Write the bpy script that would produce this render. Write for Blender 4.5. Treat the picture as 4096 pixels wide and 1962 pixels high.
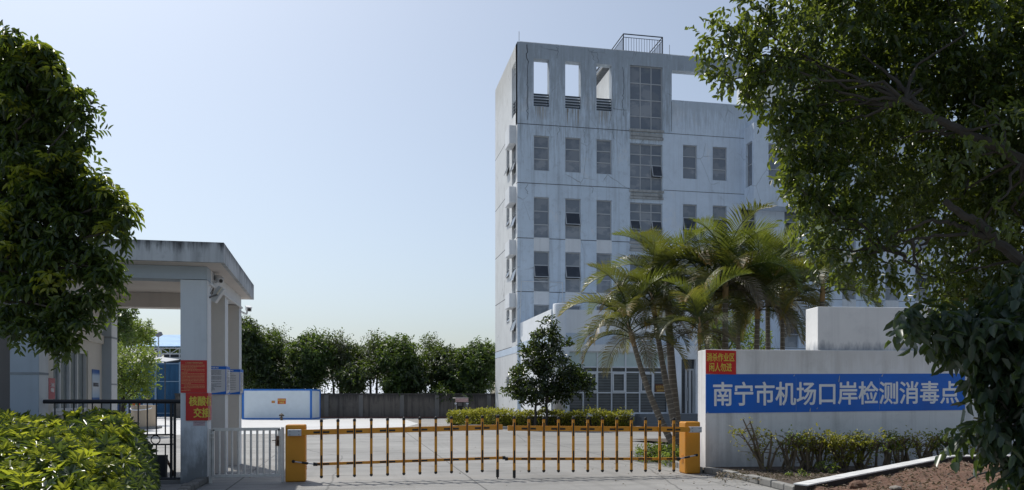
import bpy, bmesh, math, random
import numpy as np
from math import radians, sin, cos, pi, sqrt, atan2
from mathutils import Vector, Matrix

for _o in list(bpy.data.objects):
    bpy.data.objects.remove(_o)
scene = bpy.context.scene
COL = scene.collection
random.seed(7)
RNG = np.random.default_rng(11)

# ------------------------------------------------------------------ camera
TH = radians(11.0); CT = cos(TH); ST = sin(TH)
CAMH = 1.485; F = 3200.0; U0 = 2048.0; V0 = 1590.0
cd = bpy.data.cameras.new("camera")
cam = bpy.data.objects.new("camera", cd); COL.objects.link(cam)
cam.location = (0, 0, CAMH); cam.rotation_euler = (pi / 2, 0, -TH)
cd.sensor_fit = 'HORIZONTAL'; cd.sensor_width = 36.0
cd.lens = F / 4096 * 36.0; cd.shift_y = (V0 - 981) / 4096
cd.clip_start = 0.1; cd.clip_end = 2000
scene.camera = cam

# ------------------------------------------------------------------ light
SUN = Vector((-0.33, 0.69, 1.05)).normalized()
EL = math.asin(SUN.z); AZ = atan2(SUN.x, SUN.y)
w = bpy.data.worlds.new("World"); scene.world = w; w.use_nodes = True
nt = w.node_tree; nt.nodes.clear()
sky = nt.nodes.new('ShaderNodeTexSky'); sky.sky_type = 'NISHITA'; sky.sun_disc = False
sky.sun_elevation = EL; sky.sun_rotation = AZ % (2 * pi)
sky.altitude = 60; sky.air_density = 1.08; sky.dust_density = 2.2; sky.ozone_density = 3.5
hs = nt.nodes.new('ShaderNodeHueSaturation'); hs.inputs['Saturation'].default_value = 0.66
bg = nt.nodes.new('ShaderNodeBackground'); bg.inputs['Strength'].default_value = 0.100
ow = nt.nodes.new('ShaderNodeOutputWorld')
tint = nt.nodes.new('ShaderNodeMix'); tint.data_type = 'RGBA'; tint.blend_type = 'MULTIPLY'; tint.inputs[0].default_value = 1.0; tint.inputs[7].default_value = (.96, 1.0, 1.02, 1)
nt.links.new(sky.outputs[0], hs.inputs['Color']); nt.links.new(hs.outputs[0], tint.inputs[6]); nt.links.new(tint.outputs[2], bg.inputs[0]); nt.links.new(bg.outputs[0], ow.inputs[0])
sl = bpy.data.lights.new("sun", 'SUN'); sl.energy = 2.95; sl.angle = radians(0.53); sl.color = (1.0, 0.955, 0.88)
so = bpy.data.objects.new("sun", sl); COL.objects.link(so); so.location = (0, 0, 60)
so.rotation_euler = (-SUN).to_track_quat('-Z', 'Y').to_euler()
scene.view_settings.view_transform = 'Standard'; scene.view_settings.look = 'None'
scene.view_settings.exposure = 0.27; scene.view_settings.gamma = 1.0
scene.render.engine = 'CYCLES'
scene.cycles.use_denoising = True
scene.cycles.max_bounces = 8; scene.cycles.diffuse_bounces = 4; scene.cycles.transparent_max_bounces = 8

# ------------------------------------------------------------------ where a photo point lies in the place
def at(u, v, D):
    a = (u - U0) / F * D
    return Vector((D * ST + a * CT, D * CT - a * ST, CAMH + (V0 - v) / F * D))
def gnd(u, v, z=0.0):
    D = (CAMH - z) * F / (v - V0); p = at(u, v, D); p.z = z; return p
def on_y(u, y):
    k = (u - U0) / F; return y * (ST + CT * k) / (CT - ST * k)
def on_x(u, x):
    k = (u - U0) / F; return x * (CT - k * ST) / (ST + k * CT)
def zz(v, x, y):
    return CAMH + (V0 - v) / F * (x * ST + y * CT)

# ------------------------------------------------------------------ mesh helper
LOC = {}
class MB:
    def __init__(s, M=None): s.v = []; s.f = []; s.M = M
    def add(s, vs, fs):
        n = len(s.v)
        s.v += [tuple(s.M @ Vector(p)) if s.M else tuple(p) for p in vs]
        s.f += [tuple(i + n for i in f) for f in fs]; return s
    def box(s, x0, y0, z0, x1, y1, z1):
        return s.add([(x0,y0,z0),(x1,y0,z0),(x1,y1,z0),(x0,y1,z0),(x0,y0,z1),(x1,y0,z1),(x1,y1,z1),(x0,y1,z1)],
                     [(3,2,1,0),(4,5,6,7),(0,1,5,4),(1,2,6,5),(2,3,7,6),(3,0,4,7)])
    def hexa(s, pts):
        return s.add(pts, [(3,2,1,0),(4,5,6,7),(0,1,5,4),(1,2,6,5),(2,3,7,6),(3,0,4,7)])
    def quad(s, a, b, c, d): return s.add([a, b, c, d], [(0,1,2,3)])
    def bar(s, a, b, wd, ht=None):
        a = Vector(a); b = Vector(b); ht = ht or wd; d = (b - a).normalized()
        up = Vector((0,0,1)) if abs(d.z) < .95 else Vector((0,1,0))
        r = d.cross(up).normalized() * wd / 2; q = r.cross(d).normalized() * ht / 2
        return s.add([a-r-q,a+r-q,a+r+q,a-r+q,b-r-q,b+r-q,b+r+q,b-r+q],
                     [(0,1,2,3),(7,6,5,4),(0,4,5,1),(1,5,6,2),(2,6,7,3),(3,7,4,0)])
    def tube(s, pts, r, n=8, cap=True):
        pts = [Vector(p) for p in pts]; m = len(pts)
        rs = r if isinstance(r, (list, tuple)) else [r] * m
        vs = []; fs = []; pr = None
        for i, p in enumerate(pts):
            t = (pts[min(i+1, m-1)] - pts[max(i-1, 0)])
            t = t.normalized() if t.length > 1e-9 else Vector((0,0,1))
            if pr is None:
                up = Vector((0,0,1)) if abs(t.z) < .9 else Vector((1,0,0)); pr = t.cross(up).normalized()
            else:
                pr = (pr - t * pr.dot(t)); pr = pr.normalized() if pr.length > 1e-6 else t.orthogonal().normalized()
            q = t.cross(pr)
            for k in range(n):
                a = 2 * pi * k / n; vs.append(p + (pr * cos(a) + q * sin(a)) * rs[i])
        for i in range(m - 1):
            for k in range(n):
                k2 = (k + 1) % n; fs.append((i*n+k, i*n+k2, (i+1)*n+k2, (i+1)*n+k))
        if cap: fs.append(tuple(range(n-1, -1, -1))); fs.append(tuple((m-1)*n + k for k in range(n)))
        return s.add(vs, fs)
    def lathe(s, prof, c=(0,0,0), n=16):
        return s.tube([(c[0], c[1], c[2] + z) for _, z in prof], [max(r, 1e-4) for r, _ in prof], n)
    def prism(s, poly, z0, z1):
        n = len(poly)
        vs = [(p[0], p[1], z0) for p in poly] + [(p[0], p[1], z1) for p in poly]
        return s.add(vs, [tuple(range(n-1,-1,-1)), tuple(range(n, 2*n))] + [(i, (i+1)%n, n+(i+1)%n, n+i) for i in range(n)])
    def ball(s, c, r, n=10, sc=(1,1,1)):
        vs = []; fs = []; m = n // 2
        for i in range(m + 1):
            ph = pi * i / m
            for k in range(n):
                a = 2*pi*k/n
                vs.append((c[0]+r*sc[0]*sin(ph)*cos(a), c[1]+r*sc[1]*sin(ph)*sin(a), c[2]+r*sc[2]*cos(ph)))
        for i in range(m):
            for k in range(n):
                fs.append((i*n+k, (i+1)*n+k, (i+1)*n+(k+1)%n, i*n+(k+1)%n))
        return s.add(vs, fs)
    # plane helpers: PL = (origin, along, inward)
    def boxP(s, PL, s0, s1, z0, z1, d0, d1):
        O, S, I = PL
        P = lambda a, z, d: O + S * a + I * d + Vector((0,0,z))
        return s.hexa([P(s0,z0,d0),P(s1,z0,d0),P(s1,z0,d1),P(s0,z0,d1),P(s0,z1,d0),P(s1,z1,d0),P(s1,z1,d1),P(s0,z1,d1)])
    def wallP(s, PL, s0, s1, z0, z1, holes, rev=.3, back=None):
        O, S, I = PL
        P = lambda a, z, d: O + S * a + I * d + Vector((0,0,z))
        ss = sorted({s0, s1, *[h[0] for h in holes], *[h[1] for h in holes]})
        zs = sorted({z0, z1, *[h[2] for h in holes], *[h[3] for h in holes]})
        ss = [a for a in ss if s0 - 1e-6 <= a <= s1 + 1e-6]; zs = [a for a in zs if z0 - 1e-6 <= a <= z1 + 1e-6]
        for i in range(len(ss) - 1):
            for j in range(len(zs) - 1):
                cs = (ss[i] + ss[i+1]) / 2; cz = (zs[j] + zs[j+1]) / 2
                if any(h[0] < cs < h[1] and h[2] < cz < h[3] for h in holes): continue
                s.quad(P(ss[i],zs[j],0), P(ss[i+1],zs[j],0), P(ss[i+1],zs[j+1],0), P(ss[i],zs[j+1],0))
                if back: s.quad(P(ss[i],zs[j],back), P(ss[i],zs[j+1],back), P(ss[i+1],zs[j+1],back), P(ss[i+1],zs[j],back))
        for h in holes:
            a, b, c, d = h[:4]; r = back or rev
            s.quad(P(a,c,0),P(a,d,0),P(a,d,r),P(a,c,r)); s.quad(P(b,c,0),P(b,c,r),P(b,d,r),P(b,d,0))
            s.quad(P(a,d,0),P(b,d,0),P(b,d,r),P(a,d,r)); s.quad(P(a,c,0),P(a,c,r),P(b,c,r),P(b,c,0))
        if back:
            s.quad(P(s0,z1,0),P(s1,z1,0),P(s1,z1,back),P(s0,z1,back)); s.quad(P(s0,z0,0),P(s0,z0,back),P(s1,z0,back),P(s1,z0,0))
            s.quad(P(s0,z0,0),P(s0,z1,0),P(s0,z1,back),P(s0,z0,back)); s.quad(P(s1,z0,0),P(s1,z0,back),P(s1,z1,back),P(s1,z1,0))
        return s
    def build(s, name, mat, parent=None, smooth=False, bevel=0, loc=None, seg=2):
        me = bpy.data.meshes.new(name)
        o = bpy.data.objects.new(name, me); COL.objects.link(o)
        off = Vector((0,0,0))
        if parent is not None:
            off = LOC[parent.name]; o.parent = parent
        elif loc is not None:
            off = Vector(loc); o.location = off
        LOC[o.name] = off
        me.from_pydata([(v[0]-off.x, v[1]-off.y, v[2]-off.z) for v in s.v], [], s.f)
        if bevel:
            bm = bmesh.new(); bm.from_mesh(me); bmesh.ops.remove_doubles(bm, verts=bm.verts, dist=1e-5)
            es = [e for e in bm.edges if e.is_manifold and e.calc_face_angle(0) > .6]
            bmesh.ops.bevel(bm, geom=es, offset=bevel, segments=seg, affect='EDGES', profile=.5)
            bm.to_mesh(me); bm.free()
        if smooth:
            me.polygons.foreach_set('use_smooth', [True] * len(me.polygons))
        me.materials.append(mat); me.update()
        return o

def tag(o, label=None, cat=None, group=None, kind=None):
    if label: o['label'] = label
    if cat: o['category'] = cat
    if group: o['group'] = group
    if kind: o['kind'] = kind
    return o
def thing(name, label, cat, loc=(0,0,0), group=None):
    o = bpy.data.objects.new(name, None); COL.objects.link(o); o.location = loc; o.empty_display_size = .2
    LOC[o.name] = Vector(loc); return tag(o, label, cat, group)
def dup(root, loc, rotz=0, label=None, scale=1, group=None):
    r = root.copy(); COL.objects.link(r); r.location = loc; r.rotation_euler = (0,0,rotz); r.scale = (scale,)*3
    if label: r['label'] = label
    if group: r['group'] = group
    for ch in list(root.children):
        c = ch.copy(); COL.objects.link(c); c.parent = r
        for g in list(ch.children):
            d = g.copy(); COL.objects.link(d); d.parent = c
    return r

# ------------------------------------------------------------------ materials
class NT:
    def __init__(s, name):
        s.m = bpy.data.materials.new(name); s.m.use_nodes = True; s.t = s.m.node_tree
        s.b = s.t.nodes['Principled BSDF']; s.o = s.t.nodes['Material Output']
        s.tc = s.t.nodes.new('ShaderNodeTexCoord')
    def n(s, typ, ins=None, **kw):
        x = s.t.nodes.new('ShaderNode' + typ)
        for k, v in kw.items(): setattr(x, k, v)
        for k, v in (ins or {}).items(): s.put(x.inputs[k], v)
        return x
    def put(s, inp, v):
        if isinstance(v, bpy.types.NodeSocket): s.t.links.new(v, inp)
        elif isinstance(v, bpy.types.Node): s.t.links.new(v.outputs[0], inp)
        else: inp.default_value = v
    def obj(s, sc=(1,1,1)):
        return s.n('Mapping', {'Vector': s.tc.outputs['Object'], 'Scale': sc}).outputs[0]
    def noise(s, scale, sc=(1,1,1), detail=5, rough=.6, vec=None):
        return s.n('TexNoise', {'Vector': vec or s.obj(sc), 'Scale': scale, 'Detail': detail, 'Roughness': rough}).outputs[0]
    def ramp(s, fac, stops):
        r = s.n('ValToRGB', {'Fac': fac}); e = r.color_ramp.elements
        while len(e) < len(stops): e.new(.5)
        for i, (p, c) in enumerate(stops):
            e[i].position = p; e[i].color = (c, c, c, 1) if isinstance(c, (int, float)) else (*c, 1)
        return r.outputs[0]
    def mix(s, fac, a, b, typ='MIX'):
        x = s.n('Mix', data_type='RGBA', blend_type=typ)
        s.put(x.inputs[0], fac)
        for i, c in ((6, a), (7, b)): s.put(x.inputs[i], (*c, 1) if isinstance(c, tuple) and len(c) == 3 else c)
        return x.outputs[2]
    def math(s, op, a, b=0.0):
        x = s.n('Math', operation=op); s.put(x.inputs[0], a); s.put(x.inputs[1], b); return x.outputs[0]
    def bump(s, h, strength=.3, dist=.01):
        b = s.n('Bump', {'Height': h, 'Strength': strength, 'Distance': dist}); s.put(s.b.inputs['Normal'], b.outputs[0])
    def fin(s, col, rough=.7, metal=0.0, spec=None):
        s.put(s.b.inputs['Base Color'], (*col, 1) if isinstance(col, tuple) else col)
        s.put(s.b.inputs['Roughness'], rough); s.b.inputs['Metallic'].default_value = metal
        if spec is not None: s.b.inputs['Specular IOR Level'].default_value = spec
        return s.m
    def sep(s):
        return s.n('SeparateXYZ', {'Vector': s.tc.outputs['Object']}).outputs

def plain(name, col, rough=.6, metal=0.0, var=.12, scale=3.0, bump=0):
    t = NT(name); a = t.noise(scale, detail=6)
    lo = tuple(c * (1 - var) for c in col); hi = tuple(min(1, c * (1 + var)) for c in col)
    c = t.ramp(a, [(.3, lo), (.7, hi)])
    if bump: t.bump(t.noise(scale * 12), bump, .01)
    r = t.ramp(t.noise(scale * 2), [(.3, max(0, rough - .08)), (.7, min(1, rough + .08))])
    return t.fin(c, r, metal)

def weathered(name, col, dirt, amount=.5, streak=.5, patch=None, cracks=0.0, rough=.8, top=None, base=None, rust=None):
    """painted plaster: fine mottling, drip streaks, patches, cracks, mould from the top edge or a darker base"""
    t = NT(name)
    c = t.ramp(t.noise(.9, detail=8), [(.32, tuple(x * .93 for x in col)), (.68, tuple(min(1, x * 1.04) for x in col))])
    if patch:
        c = t.mix(t.math('MULTIPLY', t.ramp(t.noise(.55, (1, 1, .8), 9, .68), [(.58, 0.), (.62, 1.)]), .55), c, patch)
    st = t.ramp(t.noise(1.0, (3.2, 3.2, .12), 6, .65), [(.5, 0.), (.75, 1.)])
    c = t.mix(t.math('MULTIPLY', st, streak), c, dirt)
    dd = t.ramp(t.noise(2.3, detail=9, rough=.72), [(.52, 0.), (.72, 1.)])
    c = t.mix(t.math('MULTIPLY', dd, amount * .6), c, dirt)
    z = t.sep()[2]
    if top is not None:
        g = t.n('MapRange', {'Value': z, 'From Min': top[0], 'From Max': top[1]}).outputs[0]
        nz = t.ramp(t.noise(1.4, (5, 5, .5), 7, .7), [(.34, 0.), (.66, 1.)])
        g2 = t.ramp(t.math('ADD', t.math('MULTIPLY', g, .8), t.math('MULTIPLY', nz, .55)), [(.55, 0.), (.95, 1.)])
        c = t.mix(t.math('MULTIPLY', g2, top[2]), c, top[3] if len(top) > 3 else dirt)
    if base is not None:
        g = t.n('MapRange', {'Value': z, 'From Min': base[1], 'From Max': base[0]}).outputs[0]
        nz = t.ramp(t.noise(1.2, (4, 4, 1.2), 8, .7), [(.35, 0.), (.65, 1.)])
        g2 = t.ramp(t.math('ADD', t.math('MULTIPLY', g, .8), t.math('MULTIPLY', nz, .5)), [(.5, 0.), (1., 1.)])
        c = t.mix(t.math('MULTIPLY', g2, base[2]), c, base[3] if len(base) > 3 else dirt)
    if cracks:
        vv = t.n('TexVoronoi', {'Vector': t.mix(.12, t.obj((1, 1, .6)), t.n('TexNoise', {'Scale': 1.5, 'Vector': t.obj()}).outputs[1]), 'Scale': .75}, feature='DISTANCE_TO_EDGE').outputs[0]
        line = t.ramp(vv, [(.004, 1.), (.016, 0.)])
        gate = t.ramp(t.noise(.35), [(.5, 0.), (.6, 1.)])
        c = t.mix(t.math('MULTIPLY', t.math('MULTIPLY', line, gate), cracks), c, tuple(x * .35 for x in dirt))
    t.bump(t.noise(9, detail=7), .25, .006)
    return t.fin(c, rough)

def leafmat(name, cols, trans=.35, rough=.42, tcol=(.35, .5, .05)):
    t = NT(name)
    g = t.n('NewGeometry')
    c = t.ramp(g.outputs['Random Per Island'], [(i / max(1, len(cols) - 1), c) for i, c in enumerate(cols)])
    c2 = t.mix(t.ramp(t.noise(1.1), [(.35, .0), (.65, .45)]), c, t.mix(.5, c, (.02, .03, .01)))
    t.fin(c2, rough); t.b.inputs['Specular IOR Level'].default_value = .55
    tr = t.n('BsdfTranslucent', {'Color': t.mix(.55, c, tcol)})
    mx = t.n('MixShader', {'Fac': trans}); t.t.links.new(t.b.outputs[0], mx.inputs[1]); t.t.links.new(tr.outputs[0], mx.inputs[2])
    t.t.links.new(mx.outputs[0], t.o.inputs['Surface']); return t.m

# ---- ground
def ground_mat():
    t = NT("yard concrete")
    c = t.ramp(t.noise(.25, detail=9, rough=.65), [(.3, (.19,.187,.18)), (.52, (.27,.265,.255)), (.75, (.36,.353,.338))])
    c = t.mix(t.math('MULTIPLY', t.ramp(t.noise(.6, (.35, 2.4, 1), 8, .7), [(.45, 0.), (.7, 1.)]), .5), c, (.31,.305,.292))
    c = t.mix(t.math('MULTIPLY', t.ramp(t.noise(.5, (.5, 1.6, 1), 9, .75), [(.54, 0.), (.64, 1.)]), .75), c, (.13,.128,.122))
    c = t.mix(t.math('MULTIPLY', t.ramp(t.noise(.12, (.6, 1.3, 1), 6, .6), [(.5, 0.), (.62, 1.)]), .35), c, (.33,.325,.31))
    c = t.mix(t.math('MULTIPLY', t.ramp(t.noise(26, detail=4), [(.35, 0.), (.7, 1.)]), .22), c, (.12,.118,.112))
    c = t.mix(t.math('MULTIPLY', t.ramp(t.noise(1.0, (.16, 3.2, 1), 7, .65), [(.5, 0.), (.66, 1.)]), .45), c, (.15,.148,.142))
    c = t.mix(t.math('MULTIPLY', t.ramp(t.noise(1.0, (2.6, .1, 1), 5, .6), [(.56, 0.), (.7, 1.)]), .3), c, (.12,.118,.115))
    c = t.mix(t.math('MULTIPLY', t.ramp(t.noise(.9, detail=3, rough=.4), [(.66, 0.), (.72, 1.)]), .45), c, (.09,.088,.085))
    br = t.n('TexBrick', {'Vector': t.n('Mapping', {'Vector': t.tc.outputs['Object'], 'Location': (2.05, -.2, 0)}).outputs[0], 'Scale': 1.0, 'Mortar Size': .016, 'Brick Width': 4.1, 'Row Height': 7.0, 'Color1': (0,0,0,1), 'Color2': (0,0,0,1), 'Mortar': (1,1,1,1), 'Mortar Smooth': .1, 'Bias': 0}, offset=0.0)
    c = t.mix(t.math('MULTIPLY', br.outputs[0], .8), c, (.05,.05,.048))
    vv = t.n('TexVoronoi', {'Vector': t.mix(.1, t.obj(), t.n('TexNoise', {'Scale': 1.2, 'Vector': t.obj()}).outputs[1]), 'Scale': .16}, feature='DISTANCE_TO_EDGE').outputs[0]
    c = t.mix(t.math('MULTIPLY', t.ramp(vv, [(.001, 1.), (.003, 0.)]), .7), c, (.06,.06,.058))
    t.bump(t.noise(20, detail=8), .3, .006)
    return t.fin(c, t.ramp(t.noise(.7), [(.3, .62), (.7, .85)]))
G = MB()
G.quad((-700,-60,0),(700,-60,0),(700,900,0),(-700,900,0))
tag(G.build("yard_ground", ground_mat()), kind='structure')
def pale_mat():
    t = NT("pale new concrete")
    c = t.ramp(t.noise(.3, (.6, 1.6, 1), 8), [(.3, (.5,.5,.495)), (.7, (.62,.62,.615))])
    c = t.mix(t.math('MULTIPLY', t.ramp(t.noise(1, (.4, 2, 1), 8, .7), [(.5, 0.), (.7, 1.)]), .35), c, (.4,.4,.39))
    return t.fin(c, .55)
S = MB()
S.add([(-60,30,.004),(1.2,34,.004),(3.4,45,.004),(2.9,66,.004),(-60,70,.004)], [(0,1,2,3,4)])
tag(S.build("pale_pavement", pale_mat()), kind='structure')

M_soil = plain("dark bed soil", (.075,.055,.04), .95, var=.4, scale=6, bump=.6)
# ---- building materials
DIRT = (.16,.165,.16)
M_front = weathered("blue grey weathered paint", (.61,.71,.82), (.19,.21,.235), .6, .5, patch=(.68,.73,.79), cracks=.5, top=(13.0, 23.2, .58, (.22,.245,.27)))
M_frontR = weathered("pale blue paint", (.68,.775,.89), (.36,.41,.47), .4, .38, patch=(.74,.79,.85), cracks=.35, top=(17, 20.4, .45, (.3,.34,.38)))
M_left = weathered("white side paint", (.68,.70,.71), (.42,.43,.42), .32, .35, patch=(.57,.585,.6), cracks=.5, top=(19, 23.2, .5, (.38,.37,.33)))
M_spand = weathered("white spandrel paint", (.74,.77,.80), (.4,.41,.42), .3, .35)
M_annex = weathered("annex white paint", (.84,.87,.90), (.5,.51,.52), .18, .25, patch=(.66,.675,.69))
M_band = weathered("annex blue grey band", (.58,.68,.80), (.3,.33,.37), .2, .25)
M_ledge = weathered("mould stained ledge", (.42,.43,.43), (.09,.095,.09), .9, .8)
M_groove = plain("dark joint", (.1,.11,.125), .9)
M_frame = plain("aluminium frame", (.46,.48,.50), .45, .0, var=.06)
M_jointg = plain('grey plaster joint', (.3,.33,.36), .9)
def glass_mat(name, a, b, rough=.12, blinds=0):
    t = NT(name)
    oi = t.n('NewGeometry').outputs['Random Per Island']   # pane by pane
    c = t.mix(oi, tuple(x * .8 for x in a), b)
    c = t.mix(t.math('MULTIPLY', t.ramp(t.noise(.9, (1.0, 1, 1.4), 3), [(.45, 0.), (.52, 1.)]), .45), c, tuple(x * .6 * k for x, k in zip(a, (.85, 1., 1.2))))
    if blinds:
        z = t.sep()[2]
        fr = t.math('FRACT', t.math('MULTIPLY', z, blinds))
        c = t.mix(t.math('MULTIPLY', t.ramp(fr, [(.55, 0.), (.8, 1.)]), .5), c, tuple(x * 1.9 for x in b))
    return t.fin(c, rough, 0, .6)
M_glass = glass_mat("window glass with blinds behind", (.17,.195,.23), (.30,.32,.35), .22)
M_glassdark = glass_mat("dark window glass", (.03,.036,.045), (.07,.08,.1), .1)
M_glassblind = glass_mat("lobby glass with venetian blinds", (.05,.06,.07), (.10,.115,.125), .12, 7)
M_glassgreen = plain("frosted pale green glass", (.52,.62,.60), .4, var=.1, scale=1.2)
M_black = plain("black painted steel", (.02,.02,.023), .4)
M_railb = plain("blue black railing paint", (.04,.055,.075), .5)

# ================================================================ main building
YF = 47.74; XL = 9.61; YB = 55.6; XR = 66.0
X = lambda u: on_y(u, YF)
bld = thing("office_building", "six storey pale blue grey office block with open penthouse frame and white podium", "building", (XL, YF, 0))
PLF = (Vector((0, YF, 0)), Vector((1,0,0)), Vector((0,1,0)))
PLL = (Vector((XL, 0, 0)), Vector((0,1,0)), Vector((1,0,0)))
rows = [(15.36,17.51), (11.25,13.75), (7.96,10.44), (4.7,7.15)]
c3 = [(X(2135),X(2197)), (X(2261),X(2323)), (X(2386),X(2447))]
stair = (X(2520), X(2650)); strow = [(18.3,22.3), (14.5,17.42), (11.25,13.7), (7.96,10.4), (4.7,7.1)]
pair = [(X(2732),X(2788)), (X(2851),X(2908))]
wingc = [(X(u), X(u) + 1.0) for u in (3138, 3369, 3541, 3660, 3780, 3900, 4020)]
XP = X(2651); XQ = X(2687)
holesA = [(a, b, 19.3, 22.2) for a, b in c3]
# front wall of the tower: penthouse frame is a free standing screen, storeys below are backed
T = MB(); T.wallP(PLF, XL, XQ, 18.16, 23.14, holesA + [(stair[0], stair[1], *strow[0])], back=.5)
T.boxP(PLF, XQ, X(3300), 22.18, 23.13, 0, .5)
hb = [(a, b, r[0], r[1]) for a, b in c3 for r in rows] + [(stair[0], stair[1], *r) for r in strow[1:]]
T.wallP(PLF, XL, XP, 0, 18.16, hb, rev=.22)
# darkened end of the penthouse roof slab, parapets
T.build("front_wall", M_front, bld)
R = MB()
hr = [(a, b, r[0], r[1]) for a, b in pair for r in rows] + [(X(2967), X(3023), *rows[1])] + [(a, b, r[0], r[1]) for a, b in wingc for r in rows]
R.wallP(PLF, XP, XR, 0, 18.16, hr, rev=.22)
R.boxP(PLF, XQ + .002, XR, 18.16, 20.3, 0, .3)
R.build("wing_wall", M_frontR, bld)
L = MB()
strip = (on_x(2063.5, XL), on_x(2047.5, XL)); col2 = (on_x(2037.5, XL), on_x(2026, XL))
LY = strip[0]
lrow = [(18.6, 22.25)]
lz = lambda v, y: zz(v, XL, y)
ys2 = (col2[0] + col2[1]) / 2
small = [(lz(700,ys2), lz(594,ys2)), (lz(904,ys2), lz(827,ys2)), (lz(1111,ys2), lz(1034,ys2)), (lz(1291,ys2), lz(1240,ys2)), (lz(1571,ys2), lz(1507,ys2))]
lw = [(strip[0], strip[1], 14.75, 17.35), (strip[0], strip[1], 11.3, 13.9), (strip[0], strip[1], 7.9, 10.6), (strip[0], strip[1], 4.9, 7.3)]
lh = [(strip[0], strip[1], 19.0, 22.2)] + lw + [(col2[0], col2[1], a, b) for a, b in small]
L.wallP(PLL, YF + .002, YB, 0, 23.138, lh, rev=.3)
L.build("side_wall", M_left, bld)
# rear of the screen, inner faces, roof slab
B = MB()
B.boxP(PLF, XL + .35, XR, 17.9, 18.1, .6, YB - YF)                          # roof slab
B.box(XL + .01, YB - .3, 0, XR, YB, 19.2)                                   # back wall
B.box(XR - .3, YF + .31, 0, XR - .01, YB, 18.1)
B.boxP(PLL, YF + .51, YB - .01, 22.2, 23.1, .3, .6); B.boxP(PLL, strip[1] + .2, YB - .31, 18.2, 22.2, .3, .5)
B.build("rear_walls", M_left, bld)
PH = MB(); PH.box(X(2456), YF + .52, 18.1, X(2640), YB - .4, 22.3)            # stair head
PH.build("stair_head", M_left, bld)
TW = MB(); TW.box(X(3062), YF + 1.2, 18.2, X(3330), YF + 4, 23.0); TW.build("roof_tank_room", M_spand, bld)
# bay
yb = on_x(3016, X(2976)); bx0 = X(2976); bx1 = bx0 + 7.5
PLB = (Vector((0, yb, 0)), Vector((1,0,0)), Vector((0,1,0))); PLBL = (Vector((bx0, 0, 0)), Vector((0,1,0)), Vector((1,0,0)))
BY = MB(); dB = YF - yb
BY.wallP(PLB, bx0, bx1, 13.7, 18.76, [(bx0 + 1.0, bx0 + 4.2, 15.2, 17.5)], rev=.2)
BY.wallP(PLBL, yb + .002, YF, 13.7, 18.758, [(yb + .25, YF - .25, 14.9, 17.7)], rev=.2)
BY.box(bx0 + .001, yb + .003, 13.55, bx1, YF - .003, 13.699); BY.box(bx0 + .22, yb + .22, 18.6, bx1 - .2, YF - .003, 18.7)
BY.boxP((Vector((bx1,0,0)), Vector((0,1,0)), Vector((-1,0,0))), yb + .003, YF - .003, 13.7, 18.75, 0, .15)
BY.build("bay", M_frontR, bld)

def hopper(mb, PL, s0, s1, z0, z1, d, ang):
    O, S, I = PL; h = z1 - z0
    P = lambda a, b, e: O + S * a + Vector((0,0,z1 - b * cos(ang))) + I * (d - b * sin(ang) + e)
    def bx(a0, a1, b0, b1, e0, e1):
        mb.hexa([P(a0,b1,e0),P(a1,b1,e0),P(a1,b1,e1),P(a0,b1,e1),P(a0,b0,e0),P(a1,b0,e0),P(a1,b0,e1),P(a0,b0,e1)])
    return bx, h
def win(parent, PL, s0, s1, z0, z1, cols=1, fr=(1/3, 2/3), rec=.12, opened=(), mat=None, fw=.055, sash_rows=()):
    mat = mat or M_glass
    W = (s1 - s0) / cols; hs_ = [0, *fr, 1]
    zr = [z1 - f * (z1 - z0) for f in hs_]
    pn = MB(); fm = MB(); sh = MB(); sg = MB()
    for c in range(cols):
        for r in range(len(hs_) - 1):
            a, b = s0 + c * W, s0 + (c + 1) * W; t_, b_ = zr[r], zr[r+1]
            if (c, r) in opened:
                ang = radians(17 + 6 * random.random())
                bx, h = hopper(sh, PL, a, b, b_, t_, rec, ang); f2 = fw * .9
                bx(a+.02, b-.02, 0, f2, -.03, .01); bx(a+.02, b-.02, h-f2, h, -.03, .01)
                bx(a+.02, a+.02+f2, f2, h-f2, -.03, .01); bx(b-.02-f2, b-.02, f2, h-f2, -.03, .01)
                bx2, _ = hopper(sg, PL, a, b, b_, t_, rec, ang); bx2(a+.02+f2, b-.02-f2, f2, h-f2, -.015, -.005)
                pn.boxP(PL, a, b, b_, t_, rec + .3, rec + .31)
            else:
                pn.boxP(PL, a, b, b_, t_, rec + .025, rec + .035)
                if r in sash_rows:
                    for q in ((a+fw/2, a+fw*1.4, b_, t_), (b-fw*1.4, b-fw/2, b_, t_), (a+fw*1.4, b-fw*1.4, b_+fw/2, b_+fw*1.3), (a+fw*1.4, b-fw*1.4, t_-fw*1.3, t_-fw/2)):
                        fm.boxP(PL, *q, rec - .02, rec + .02)
    for c in range(cols + 1):
        x = s0 + c * W; x0 = max(s0 + .004, x - fw / 2); x1 = min(s1 - .004, x + fw / 2)
        if c == 0: x1 = s0 + fw
        if c == cols: x0 = s1 - fw
        fm.boxP(PL, x0, x1, z0 + .004, z1 - .004, rec, rec + .05)
    for r, z in enumerate(zr):
        a, b = (z - fw / 2, z + fw / 2)
        if r == 0: a, b = z - fw, z - .003
        if r == len(zr) - 1: a, b = z + .003, z + fw
        fm.boxP(PL, s0 + .004, s1 - .004, a, b, rec - .006, rec + .044)
    o = pn.build("window", mat, parent); fm.build("frame", M_frame, o)
    if sh.v: sh.build("sash", M_frame, o); sg.build("sash_glass", M_glassdark, o)
    return o
opn = {(1,1),(2,1),(0,2),(1,2)}
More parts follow.
